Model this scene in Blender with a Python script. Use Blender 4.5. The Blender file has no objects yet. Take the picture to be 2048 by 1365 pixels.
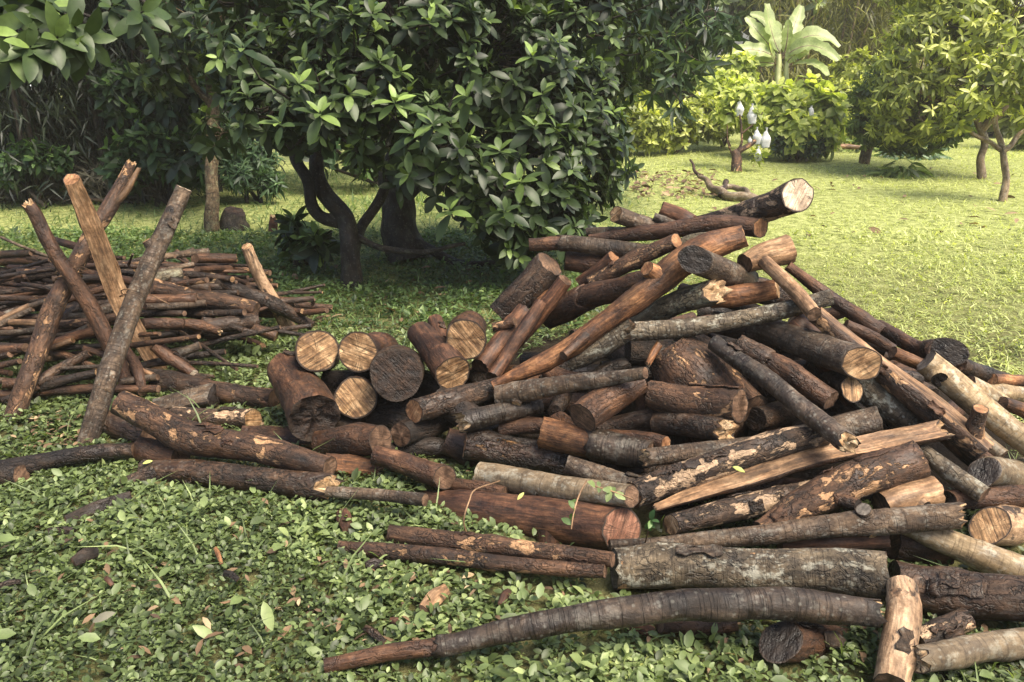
import bpy, math, numpy as np
from math import radians, sin, cos, tan, pi

# ------------------------------------------------------------------ camera, sky, sun, exposure
S = bpy.context.scene
COL = S.collection
FPX, CX, CY = 1593.0, 1024.0, 682.5          # focal length and centre in photo pixels (2048 wide)
PITCH = radians(19.1)
CAM = np.array([0.0, 0.0, 1.6])
cd = bpy.data.cameras.new('camera'); cam = bpy.data.objects.new('camera', cd); COL.objects.link(cam)
cd.lens = FPX * 36.0 / 2048.0; cd.sensor_width = 36.0; cd.clip_end = 500.0; cd.clip_start = 0.05
cam.location = CAM; cam.rotation_euler = (radians(90) - PITCH, 0, 0)
S.camera = cam

SUN_EL, SUN_AZ = radians(59), radians(128)    # azimuth measured from +Y towards +X
w = bpy.data.worlds.new('World'); S.world = w; w.use_nodes = True
wn = w.node_tree.nodes; bg = wn['Background']
sky = wn.new('ShaderNodeTexSky'); sky.sky_type = 'NISHITA'; sky.sun_disc = False
sky.sun_elevation = SUN_EL; sky.sun_rotation = SUN_AZ
sky.air_density = 1.0; sky.dust_density = 4.0; sky.ozone_density = 1.0
w.node_tree.links.new(sky.outputs[0], bg.inputs[0]); bg.inputs[1].default_value = 0.145
sl = bpy.data.lights.new('sun', 'SUN'); sun = bpy.data.objects.new('sun', sl); COL.objects.link(sun)
sl.energy = 4.0; sl.angle = radians(30); sl.color = (1.0, 0.90, 0.74)
sun.rotation_euler = (pi / 2 - SUN_EL, 0, -SUN_AZ + pi)
S.view_settings.view_transform = 'Standard'; S.view_settings.look = 'None'
S.view_settings.exposure = 1.06; S.view_settings.gamma = 1.0
S.render.engine = 'CYCLES'; S.cycles.max_bounces = 6; S.cycles.transparent_max_bounces = 4

# ------------------------------------------------------------------ helpers
RNG = np.random.default_rng(11)
FW = np.array([0, cos(PITCH), -sin(PITCH)]); UP = np.array([0, sin(PITCH), cos(PITCH)]); RT = np.array([1.0, 0, 0])
def ray(x, y): return FW + (x - CX) / FPX * RT - (y - CY) / FPX * UP
def P(x, y, d): return CAM + d * ray(x, y)
def gdepth(x, y, z=0.0):
    r = ray(x, y)
    return (CAM[2] - z) / -r[2] if r[2] < -1e-4 else 1e3
def G(x, y): return P(x, y, gdepth(x, y))
def parse(s): return np.array([[float(v) for v in p.split(',')] for p in s.split()])
def nrm(v): return v / np.maximum(np.linalg.norm(v, axis=-1, keepdims=True), 1e-9)

def tag(o, label=None, cat=None, group=None, kind=None):
    if label: o['label'] = label
    if cat: o['category'] = cat
    if group: o['group'] = group
    if kind: o['kind'] = kind
    return o
def empty(name, loc, label, cat, group=None):
    o = bpy.data.objects.new(name, None); COL.objects.link(o); o.location = loc; o.empty_display_size = .1; ORG[o.name] = np.array(loc, float)
    return tag(o, label, cat, group)
def mesh(name, V, faces, mat=None, parent=None, attrs=None, smooth=True, origin=None):
    """faces: list of (n,k) int arrays; V world coordinates; the object's origin goes to origin (or its parent's origin)."""
    V = np.asarray(V, dtype=np.float64)
    org = np.zeros(3)
    if parent is not None: org = np.array(ORG.get(parent.name, (0, 0, 0)))
    elif origin is not None: org = np.asarray(origin, dtype=float)
    V = V - org
    me = bpy.data.meshes.new(name)
    faces = [np.asarray(f, dtype=np.int32) for f in faces if len(f)]
    nl = sum(f.size for f in faces); nf = sum(len(f) for f in faces)
    me.vertices.add(len(V)); me.vertices.foreach_set('co', V.astype(np.float32).ravel())
    me.loops.add(nl); me.loops.foreach_set('vertex_index', np.concatenate([f.ravel() for f in faces]))
    tot = np.concatenate([np.full(len(f), f.shape[1], dtype=np.int32) for f in faces])
    me.polygons.add(nf)
    me.polygons.foreach_set('loop_start', np.concatenate([[0], np.cumsum(tot)[:-1]]).astype(np.int32))
    me.polygons.foreach_set('loop_total', tot)
    if smooth: me.polygons.foreach_set('use_smooth', np.ones(nf, dtype=bool))
    me.update(calc_edges=True)
    for k, a in (attrs or {}).items():
        a = np.asarray(a, dtype=np.float32)
        if a.ndim == 1:
            t = me.attributes.new(k, 'FLOAT', 'POINT'); t.data.foreach_set('value', a)
        else:
            t = me.attributes.new(k, 'FLOAT_VECTOR', 'POINT'); t.data.foreach_set('vector', a.ravel())
    if mat: me.materials.append(mat)
    o = bpy.data.objects.new(name, me); COL.objects.link(o)
    if parent is not None:
        o.parent = parent
    else:
        o.location = org
    ORG[o.name] = org
    return o
ORG = {}                                              # object name -> world origin of its thing
def sines(x, seed, n=5, k=3.0):
    """cheap smooth noise of (N,3) points, about -1..1"""
    r = np.random.default_rng(seed); out = 0
    for i in range(n):
        v = r.normal(size=3); v = v / np.linalg.norm(v) * k * (1 + i * .45)
        out = out + np.sin(x @ v + r.uniform(0, 6.28)) / (1 + .3 * i)
    return out / 2.4

# ------------------------------------------------------------------ materials
def newmat(name):
    m = bpy.data.materials.new(name); m.use_nodes = True; nt = m.node_tree
    for n in list(nt.nodes): nt.nodes.remove(n)
    return m, nt, nt.nodes.new('ShaderNodeOutputMaterial')
def nd(nt, typ, ins=None, **props):
    n = nt.nodes.new('ShaderNode' + typ)
    for k, v in props.items(): setattr(n, k, v)
    for k, v in (ins or {}).items():
        s = n.inputs[k]
        if hasattr(v, 'links') or isinstance(v, bpy.types.NodeSocket): nt.links.new(v, s)
        else: s.default_value = v
    return n
def c4(c): return (c[0], c[1], c[2], 1.0)
def ramp(nt, fac, stops, interp='LINEAR'):
    n = nt.nodes.new('ShaderNodeValToRGB'); n.color_ramp.interpolation = interp
    e = n.color_ramp.elements
    while len(e) < len(stops): e.new(0.5)
    for i, (p, c) in enumerate(stops):
        e[i].position = p; e[i].color = c4(c) if hasattr(c, '__len__') else (c, c, c, 1)
    nt.links.new(fac, n.inputs[0]); return n.outputs[0]
def mix(nt, f, a, b, bt='MIX'):
    n = nt.nodes.new('ShaderNodeMix'); n.data_type = 'RGBA'; n.blend_type = bt
    for s, v in ((n.inputs[0], f), (n.inputs[6], a), (n.inputs[7], b)):
        if isinstance(v, bpy.types.NodeSocket): nt.links.new(v, s)
        elif hasattr(v, '__len__'): s.default_value = c4(v)
        else: s.default_value = v
    return n.outputs[2]
def mth(nt, op, a, b=0.0, c=0.0):
    n = nt.nodes.new('ShaderNodeMath'); n.operation = op
    for s, v in zip(n.inputs, (a, b, c)):
        if isinstance(v, bpy.types.NodeSocket): nt.links.new(v, s)
        else: s.default_value = v
    return n.outputs[0]
def coord(nt, attr='lc'):
    a = nd(nt, 'Attribute', attribute_name=attr)
    oi = nd(nt, 'ObjectInfo')
    cx = nd(nt, 'CombineXYZ', {0: mth(nt, 'MULTIPLY', oi.outputs['Random'], 71.3), 1: mth(nt, 'MULTIPLY', oi.outputs['Random'], 37.7), 2: mth(nt, 'MULTIPLY', oi.outputs['Random'], 53.9)})
    v = nd(nt, 'VectorMath', {0: a.outputs['Vector'], 1: cx.outputs[0]}, operation='ADD')
    return v.outputs[0], oi.outputs['Random'], a.outputs['Vector']
def noise(nt, v, sc, scale=1.0, detail=5, rough=.6, dist=0):
    mp = nd(nt, 'Mapping', {'Vector': v, 'Scale': sc})
    return nd(nt, 'TexNoise', {'Vector': mp.outputs[0], 'Scale': scale, 'Detail': detail, 'Roughness': rough, 'Distortion': dist}).outputs['Fac']

def bark(name, c0, c1, c2, patch=None, lichen=None, ring=0.0, fibre=.5, crack=0.0, rough=(.45, .85), bump=.6, grime=.65, spec=.38):
    K = {'tan_bare_wood': .7, 'pale_flaky_wood': .78, 'yellowish_smooth_bark': .74, 'smooth_pale_grey_bark': .74, 'mossy_scaly_bark': .8}.get(name, .66)
    c0, c1, c2 = [tuple(K * x * g for x, g in zip(c, (1.18, 1.0, .82))) for c in (c0, c1, c2)]
    m, nt, out = newmat(name)
    v, rnd, _ = coord(nt)
    n1 = noise(nt, v, (9, 16, 16), 1, 8, .66, .3)
    nf = noise(nt, v, (8, 80, 80), 1, 4, .62, .4)
    n3 = noise(nt, v, (60, 60, 60), 1, 4, .65)
    base = mth(nt, 'ADD', mth(nt, 'MULTIPLY', n1, .75), mth(nt, 'MULTIPLY', n3, .25))
    col = ramp(nt, base, [(.36, c0), (.5, c1), (.66, c2)])
    col = mix(nt, fibre, col, mix(nt, 1.0, col, ramp(nt, nf, [(.32, .35), (.5, .9), (.68, 1.7)]), 'MULTIPLY'))
    h = mth(nt, 'ADD', mth(nt, 'MULTIPLY', n1, .6), mth(nt, 'MULTIPLY', nf, .35 * fibre + .05))
    h = mth(nt, 'ADD', h, mth(nt, 'MULTIPLY', n3, .25))
    if ring:
        nr = noise(nt, v, (110, 7, 7), 1, 3, .6)
        rr = ramp(nt, nr, [(.36, 1), (.47, 0)])
        col = mix(nt, mth(nt, 'MULTIPLY', rr, ring), col, mix(nt, 1.0, col, (.3, .28, .27), 'MULTIPLY'))
        h = mth(nt, 'SUBTRACT', h, mth(nt, 'MULTIPLY', rr, .35 * ring))
    if lichen:
        nl = noise(nt, v, (17, 24, 24), 1, 6, .7)
        col = mix(nt, mth(nt, 'MULTIPLY', ramp(nt, nl, [(.53, 0), (.63, 1)]), lichen[1]), col, lichen[0])
        vo = nd(nt, 'TexVoronoi', {'Vector': nd(nt, 'Mapping', {'Vector': v, 'Scale': (38, 45, 45)}).outputs[0], 'Scale': 1.0})
        sp = ramp(nt, vo.outputs['Distance'], [(.14, 1), (.26, 0)])
        col = mix(nt, mth(nt, 'MULTIPLY', sp, lichen[1] * .55), col, (.33, .32, .265))
    if crack:
        wv = nd(nt, 'VectorMath', {0: v, 1: nd(nt, 'VectorMath', {0: nd(nt, 'TexNoise', {'Vector': v, 'Scale': 22.0, 'Detail': 5.0}).outputs['Color'], 'Scale': .09}, operation='SCALE').outputs[0]}, operation='ADD').outputs[0]
        vc = nd(nt, 'TexVoronoi', {'Vector': nd(nt, 'Mapping', {'Vector': wv, 'Scale': (8, 34, 34)}).outputs[0], 'Scale': 1.0}, feature='DISTANCE_TO_EDGE')
        ck = ramp(nt, vc.outputs['Distance'], [(.02, 1), (.11, 0)])
        ckm = mth(nt, 'MULTIPLY', ck, ramp(nt, noise(nt, v, (9, 9, 9)), [(.42, 0), (.56, crack)]))
        col = mix(nt, mth(nt, 'MULTIPLY', ckm, .75), col, (.012, .010, .008))
        h = mth(nt, 'SUBTRACT', h, mth(nt, 'MULTIPLY', ckm, .5))
    if patch:
        npn = noise(nt, v, (9, 17, 17), 1, 8, .62, .4)
        t = 1 - patch[1]
        pm = ramp(nt, npn, [(t - .015, 0), (t + .015, 1)])
        pc = mix(nt, 1.0, ramp(nt, n3, [(.3, tuple(x * .55 for x in patch[0])), (.6, patch[0])]), ramp(nt, nf, [(.3, .55), (.6, 1.1)]), 'MULTIPLY')
        edge = ramp(nt, npn, [(t - .05, 0), (t - .012, 1), (t + .012, 0)])
        col = mix(nt, mth(nt, 'MULTIPLY', edge, .6), col, (.014, .011, .009))
        col = mix(nt, pm, col, pc)
        h = mth(nt, 'SUBTRACT', h, mth(nt, 'MULTIPLY', pm, .35))
    ng = noise(nt, v, (3.3, 7, 7), 1, 4, .6)
    col = mix(nt, grime, col, mix(nt, 1.0, col, ramp(nt, ng, [(.36, .22), (.5, .8), (.66, 1.35)]), 'MULTIPLY'))
    col = mix(nt, .5, col, mix(nt, 1.0, col, ramp(nt, rnd, [(0, .6), (.5, 1.0), (1, 1.35)]), 'MULTIPLY'))
    rg = ramp(nt, noise(nt, v, (8, 11, 11), 1, 5), [(.38, rough[0]), (.6, rough[1])])
    bp = nd(nt, 'Bump', {'Height': h, 'Strength': bump, 'Distance': .016})
    b = nd(nt, 'BsdfPrincipled', {'Base Color': col, 'Roughness': rg, 'Normal': bp.outputs[0], 'Specular IOR Level': spec})
    nt.links.new(b.outputs[0], out.inputs[0])
    return m

BK = {
 'dark':   bark('dark_wet_bark', (.013, .008, .006), (.044, .027, .017), (.125, .086, .060), fibre=.6, crack=.9, rough=(.4, .75), lichen=((.15, .13, .11), .22), bump=.9),
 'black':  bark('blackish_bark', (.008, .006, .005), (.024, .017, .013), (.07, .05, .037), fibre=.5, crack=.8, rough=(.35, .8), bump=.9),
 'brown':  bark('brown_bark', (.026, .014, .009), (.075, .040, .023), (.16, .092, .055), fibre=.7, crack=.5, rough=(.45, .8), bump=.9),
 'red':    bark('reddish_stripped_wood', (.030, .015, .010), (.088, .044, .026), (.20, .108, .064), fibre=.95, rough=(.5, .85), bump=.6),
 'orange': bark('orange_stripped_wood', (.034, .017, .010), (.16, .080, .038), (.38, .22, .115), fibre=.85, rough=(.5, .85), bump=.8, grime=.9),
 'tan':    bark('tan_bare_wood', (.085, .053, .032), (.24, .16, .098), (.46, .345, .235), fibre=.9, rough=(.5, .85), bump=.5, grime=.7),
 'pale':   bark('pale_flaky_wood', (.09, .055, .035), (.30, .22, .15), (.58, .47, .35), fibre=.6, rough=(.45, .8), bump=.8, patch=((.05, .032, .022), .40), grime=.5),
 'patchy': bark('peeling_bark', (.016, .012, .010), (.055, .038, .028), (.16, .115, .083), fibre=.5, crack=.9, patch=((.50, .34, .21), .465), rough=(.45, .85), bump=1.0, grime=.5),
 'patchy2': bark('part_peeled_brown_bark', (.022, .014, .010), (.078, .046, .029), (.19, .115, .072), fibre=.65, crack=.6, patch=((.42, .24, .12), .42), rough=(.45, .85), bump=1.0, grime=.6),
 'grey':   bark('grey_brown_bark', (.024, .018, .013), (.080, .060, .044), (.20, .16, .12), fibre=.4, ring=.5, crack=.4, lichen=((.24, .22, .18), .4), rough=(.5, .9), bump=.7),
 'lichen': bark('lichen_mottled_bark', (.025, .022, .018), (.10, .088, .068), (.22, .20, .155), fibre=.3, ring=.6, crack=.7, lichen=((.32, .31, .245), .7), rough=(.55, .9), bump=.7, grime=.7),
 'lichenp': bark('lichen_bark_with_bare_patches', (.03, .027, .021), (.12, .105, .08), (.25, .225, .17), fibre=.3, ring=.4, crack=.8, lichen=((.38, .365, .29), .7), patch=((.40, .23, .11), .35), rough=(.55, .9), bump=.8, grime=.7),
 'crackg': bark('cracked_grey_green_bark', (.04, .038, .028), (.13, .12, .088), (.24, .23, .17), fibre=.3, crack=1.0, lichen=((.30, .31, .22), .5), rough=(.55, .9), bump=1.0, grime=.45),
 'smooth': bark('smooth_pale_grey_bark', (.075, .062, .045), (.17, .145, .105), (.30, .265, .20), fibre=.3, ring=.45, lichen=((.34, .32, .25), .5), rough=(.5, .85), bump=.45, grime=.5),
 'yellow': bark('yellowish_smooth_bark', (.10, .078, .048), (.25, .205, .13), (.42, .37, .26), fibre=.4, ring=.4, lichen=((.5, .46, .34), .5), rough=(.45, .8), bump=.5, grime=.5),
 'ringed': bark('dark_ringed_bark', (.018, .015, .013), (.042, .033, .027), (.12, .095, .075), fibre=.3, ring=.55, lichen=((.17, .15, .12), .4), rough=(.35, .8), bump=.8, grime=.7),
 'rotten': bark('rotten_patchy_bark', (.012, .008, .006), (.04, .022, .013), (.10, .055, .03), fibre=.5, crack=.7, patch=((.36, .19, .075), .36), lichen=((.45, .40, .33), .18), rough=(.25, .7), bump=1.2, grime=.7),
 'mossy':  bark('mossy_scaly_bark', (.035, .026, .017), (.12, .095, .06), (.26, .22, .145), fibre=.3, ring=.5, crack=.8, lichen=((.22, .23, .12), .6), rough=(.6, .95), bump=1.0),
 'trunk':  bark('dark_tree_bark', (.010, .009, .007), (.028, .023, .017), (.07, .058, .042), fibre=.5, crack=.5, lichen=((.10, .10, .06), .4), rough=(.5, .9), bump=.9),
}
def face_mat(name, c0, c1, c2, rim=(.03, .02, .014), saw=.6, rot=0.0, ringing=.35, bump=.5, rough=(.55, .9)):
    m, nt, out = newmat(name)
    v, rnd, raw = coord(nt)
    sx = nd(nt, 'SeparateXYZ', {0: raw})
    fr, y, z = sx.outputs[0], sx.outputs[1], sx.outputs[2]
    ang = mth(nt, 'MULTIPLY', rnd, 6.28)
    s, c = mth(nt, 'SINE', ang), mth(nt, 'COSINE', ang)
    a = mth(nt, 'ADD', mth(nt, 'MULTIPLY', y, c), mth(nt, 'MULTIPLY', z, s))
    b_ = mth(nt, 'SUBTRACT', mth(nt, 'MULTIPLY', z, c), mth(nt, 'MULTIPLY', y, s))
    pv = nd(nt, 'CombineXYZ', {0: mth(nt, 'ADD', a, mth(nt, 'MULTIPLY', rnd, 31.0)), 1: b_, 2: 0.0}).outputs[0]
    ns = noise(nt, pv, (105, 5, 1), 1, 5, .66, .3)          # saw marks
    nb = noise(nt, v, (0, 22, 22), 1, 5, .6)
    n3 = noise(nt, v, (0, 150, 150), 1, 3, .6)
    nr = mth(nt, 'SINE', mth(nt, 'ADD', mth(nt, 'MULTIPLY', fr, 58.0), mth(nt, 'MULTIPLY', nb, 9.0)))
    col = ramp(nt, nb, [(.36, c0), (.5, c1), (.66, c2)])
    col = mix(nt, saw, col, mix(nt, 1.0, col, ramp(nt, ns, [(.36, .3), (.5, .9), (.64, 1.6)]), 'MULTIPLY'))
    col = mix(nt, ringing, col, mix(nt, 1.0, col, ramp(nt, nr, [(0, .7), (1, 1.15)]), 'MULTIPLY'))
    th = nd(nt, 'VectorMath', {0: nd(nt, 'CombineXYZ', {0: y, 1: z, 2: 0.0}).outputs[0]}, operation='NORMALIZE').outputs[0]
    nc = nd(nt, 'TexNoise', {'Vector': nd(nt, 'VectorMath', {0: th, 1: nd(nt, 'CombineXYZ', {0: mth(nt, 'MULTIPLY', rnd, 43.0), 1: mth(nt, 'MULTIPLY', fr, .25), 2: 0.0}).outputs[0]}, operation='ADD').outputs[0], 'Scale': 2.6, 'Detail': 3.0}).outputs['Fac']
    ckr = ramp(nt, mth(nt, 'ABSOLUTE', mth(nt, 'SUBTRACT', nc, .5)), [(.004, 1), (.016, 0)])    # drying cracks
    col = mix(nt, mth(nt, 'MULTIPLY', ckr, ramp(nt, nb, [(.4, .1), (.55, .85)])), col, (.02, .012, .008))
    dirt = ramp(nt, noise(nt, v, (0, 9, 9), 1, 5, .65), [(.4, 0), (.62, .75)])
    col = mix(nt, dirt, col, mix(nt, 1.0, col, (.45, .38, .33), 'MULTIPLY'))
    if rot:
        col = mix(nt, mth(nt, 'MULTIPLY', ramp(nt, noise(nt, v, (0, 15, 15), 1, 8, .7), [(.42, 0), (.55, 1)]), rot), col, (.012, .008, .006))
    col = mix(nt, ramp(nt, mth(nt, 'ADD', fr, mth(nt, 'MULTIPLY', nb, .08)), [(.94, 0), (.985, 1)]), col, rim)
    h = mth(nt, 'ADD', mth(nt, 'MULTIPLY', ns, saw), mth(nt, 'MULTIPLY', nb, .5 + rot))
    h = mth(nt, 'ADD', h, mth(nt, 'MULTIPLY', n3, .3))
    bp = nd(nt, 'Bump', {'Height': h, 'Strength': bump, 'Distance': .008 + .012 * rot})
    b = nd(nt, 'BsdfPrincipled', {'Base Color': col, 'Roughness': ramp(nt, nb, [(.35, rough[0]), (.6, rough[1])]), 'Normal': bp.outputs[0], 'Specular IOR Level': .3})
    nt.links.new(b.outputs[0], out.inputs[0])
    return m
FM = {
 't': face_mat('tan_sawn_end', (.15, .082, .036), (.30, .18, .088), (.50, .34, .19), saw=1.0, ringing=.12),
 'p': face_mat('pale_sawn_end', (.30, .22, .15), (.48, .38, .27), (.62, .53, .40), saw=.6),
 'd': face_mat('dark_rotten_end', (.012, .008, .006), (.045, .026, .017), (.10, .06, .04), saw=.4, rot=.7, bump=1.0, rough=(.3, .8)),
 'k': face_mat('black_wet_end', (.006, .005, .004), (.016, .012, .010), (.04, .03, .024), saw=.3, rot=.5, bump=.8, rough=(.15, .6)),
 'b': face_mat('brown_sawn_end', (.05, .028, .016), (.12, .07, .042), (.22, .135, .085), saw=.6),
 'o': face_mat('orange_sawn_end', (.14, .06, .026), (.30, .15, .07), (.42, .25, .13)),
 'r': face_mat('reddish_sawn_end', (.12, .055, .032), (.22, .105, .065), (.33, .18, .12), saw=.8),
 'g': face_mat('grey_weathered_end', (.06, .05, .04), (.13, .11, .09), (.24, .21, .17), saw=.5),
 'j': face_mat('splintered_end', (.22, .12, .05), (.42, .28, .15), (.62, .48, .31), saw=.9, bump=.9, ringing=0),
}
def leafmat(name, dark, mid, light, rough=.4, trans=.25, spec=.5, vein=True):
    m, nt, out = newmat(name)
    t = nd(nt, 'Attribute', attribute_name='tint').outputs['Fac']
    col = ramp(nt, t, [(0, dark), (.55, mid), (1, light)])
    ge = nd(nt, 'NewGeometry')
    col = mix(nt, mth(nt, 'MULTIPLY', ge.outputs['Backfacing'], .45), col, mix(nt, 1.0, col, (1.5, 1.45, 1.35), 'MULTIPLY'))
    tc = nd(nt, 'TexCoord')
    nz = noise(nt, tc.outputs['Object'], (1, 1, 1), 28.0, 3, .6)
    col = mix(nt, .5, col, mix(nt, 1.0, col, ramp(nt, nz, [(.3, .6), (.7, 1.35)]), 'MULTIPLY'))
    b = nd(nt, 'BsdfPrincipled', {'Base Color': col, 'Roughness': rough, 'Specular IOR Level': spec})
    tr = nd(nt, 'BsdfTranslucent', {'Color': mix(nt, 1.0, col, (1.5, 1.6, .7), 'MULTIPLY')})
    mx = nd(nt, 'MixShader', {0: trans, 1: b.outputs[0], 2: tr.outputs[0]})
    nt.links.new(mx.outputs[0], out.inputs[0])
    return m
def plainmat(name, c0, c1, scale=12.0, rough=.8, bump=.3, stretch=(1, 1, 1), dist=.01):
    m, nt, out = newmat(name)
    tc = nd(nt, 'TexCoord')
    n = noise(nt, tc.outputs['Object'], stretch, scale, 6, .65)
    bp = nd(nt, 'Bump', {'Height': n, 'Strength': bump, 'Distance': dist})
    b = nd(nt, 'BsdfPrincipled', {'Base Color': ramp(nt, n, [(.35, c0), (.65, c1)]), 'Roughness': rough, 'Normal': bp.outputs[0]})
    nt.links.new(b.outputs[0], out.inputs[0]); return m

# ------------------------------------------------------------------ tubes and logs
def resample(pts, R, step):
    pts = np.asarray(pts, float); R = np.asarray(R, float)
    L = np.concatenate([[0], np.cumsum(np.linalg.norm(np.diff(pts, axis=0), axis=1))])
    n = int(np.clip(L[-1] / step, 5, 72))
    if len(pts) > 2:                                   # Catmull-Rom on the control points
        Pd, Rd, Ld = [], [], []
        ext = np.vstack([2 * pts[0] - pts[1], pts, 2 * pts[-1] - pts[-2]])
        re = np.concatenate([[R[0]], R, [R[-1]]])
        for i in range(len(pts) - 1):
            for t in np.linspace(0, 1, 14, endpoint=False):
                a, b, c, d = ext[i:i + 4]
                Pd.append(.5 * ((2 * b) + (-a + c) * t + (2 * a - 5 * b + 4 * c - d) * t * t + (-a + 3 * b - 3 * c + d) * t ** 3))
                Rd.append(re[i + 1] + (re[i + 2] - re[i + 1]) * (3 * t * t - 2 * t ** 3))
        Pd.append(pts[-1]); Rd.append(R[-1]); Pd = np.array(Pd); Rd = np.array(Rd)
        Ld = np.concatenate([[0], np.cumsum(np.linalg.norm(np.diff(Pd, axis=0), axis=1))])
    else: Pd, Rd, Ld = pts, R, L
    s = np.linspace(0, Ld[-1], n)
    return np.stack([np.interp(s, Ld, Pd[:, k]) for k in range(3)], 1), np.interp(s, Ld, Rd), s
def frames(Q):
    T = nrm(np.gradient(Q, axis=0))
    ref = nrm(CAM - Q.mean(0))
    if abs(ref @ T.mean(0)) > .85: ref = np.array([0, 0, 1.0])
    C = nrm(ref - (T @ ref)[:, None] * T)
    B = np.cross(T, C)
    return T, C, B
def ring_faces(n, seg, base=0):
    i = np.arange(n - 1)[:, None]; j = np.arange(seg)[None, :]; k = (j + 1) % seg
    a = i * seg + j; b = i * seg + k; c = (i + 1) * seg + k; d = (i + 1) * seg + j
    return np.stack([a, b, c, d], -1).reshape(-1, 4) + base
def tube_geo(pts, R, seed, lump=.06, step=None, seg=18, bumps=3, fine=.03, wob=.06, skew=(0, 0), jag=(0, 0), tuck=None):
    r0 = float(np.mean(R))
    Q, RR, s = resample(pts, R, step or max(r0 * .4, .012))
    n = len(Q); r = np.random.default_rng(seed)
    T, C, B = frames(Q)
    for k in range(2):
        ph, fq = r.uniform(0, 6.28), r.uniform(3, 9)
        Q = Q + (wob * r0 * np.sin(s * fq / .5 + ph))[:, None] * (C if k else B)
    th = np.linspace(0, 2 * pi, seg, endpoint=False)
    ct, st = np.cos(th), np.sin(th)
    u = np.stack(np.broadcast_arrays(s[:, None] / (r0 * 3.2), ct[None], st[None]), -1).reshape(-1, 3)
    f = 1 + lump * sines(u, seed, 4, 1.6).reshape(n, seg) + fine * sines(u * np.array([5, 1, 1]), seed + 1, 5, 6.0).reshape(n, seg)
    for k in range(bumps):
        s0, t0, am, wd = r.uniform(.08, .92) * s[-1], r.uniform(0, 6.28), r.uniform(.06, .17), r.uniform(.35, .8)
        d2 = ((s[:, None] - s0) / (r0 * wd * 1.4)) ** 2 + ((np.angle(np.exp(1j * (th[None] - t0)))) / wd) ** 2
        f = f + am * np.exp(-d2)
    rad = RR[:, None] * f
    if tuck:
        for e, i in ((0, 0), (1, n - 1)):
            if tuck[e]: rad[i] *= tuck[e]
    V = Q[:, None] + rad[..., None] * (ct[None, :, None] * C[:, None] + st[None, :, None] * B[:, None])
    for e, sg in ((0, -1), (1, 1)):                    # skewed or splintered ends
        i = 0 if e == 0 else n - 1
        a = -skew[e] * RR[i] * ct
        if jag[e]: a = a + jag[e] * RR[i] * (np.abs(sines(np.stack([ct * 3, st * 3, ct * 0], 1), seed + 5 + e, 6, 2.5)) + .4 * r.random(seg)) - .3 * jag[e] * RR[i]
        for q, wgt in ((0, 1.0), (1, .45)):
            ii = i + q if e == 0 else i - q
            V[ii] = V[ii] + (sg * a * wgt)[:, None] * T[ii]
    lc = np.stack(np.broadcast_arrays(s[:, None], rad * ct, rad * st), -1)
    return V, lc, (Q, T, C, B, RR, s, th)
def face_geo(ringV, fr, e, seed, RR, rough=.02, hollow=0):
    Q, T, C, B = fr[:4]; i = 0 if e == 0 else len(Q) - 1
    cen = ringV.mean(0); fs = [1, .93, .78, .58, .36, .16]; seg = len(ringV); r = np.random.default_rng(seed)
    V, lc = [], []
    for k, f in enumerate(fs):
        v = cen + f * (ringV - cen)
        loc = v - Q[i]
        y, z = loc @ C[i], loc @ B[i]
        if k:
            am = rough * RR * (sines(np.stack([y / RR * 3, z / RR * 3, y * 0], 1), seed, 6, 2.2) + .4 * r.normal(size=seg))
            am = am - (hollow * RR * (1 - f) ** .5 if hollow else 0)
            v = v + ((1 if e else -1) * am)[:, None] * T[i]
        V.append(v); lc.append(np.stack([np.full(seg, f), y, z], 1))
    V = np.concatenate(V + [(V[-1].mean(0))[None]]); lc = np.concatenate(lc + [np.array([[0, 0, 0.]])])
    F = ring_faces(len(fs), seg)
    j = np.arange(seg); b = (len(fs) - 1) * seg
    tri = np.stack([b + j, b + (j + 1) % seg, np.full(seg, len(fs) * seg)], 1)
    if e == 0: F = F[:, ::-1]; tri = tri[:, ::-1]
    return V, lc, F, tri

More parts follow.
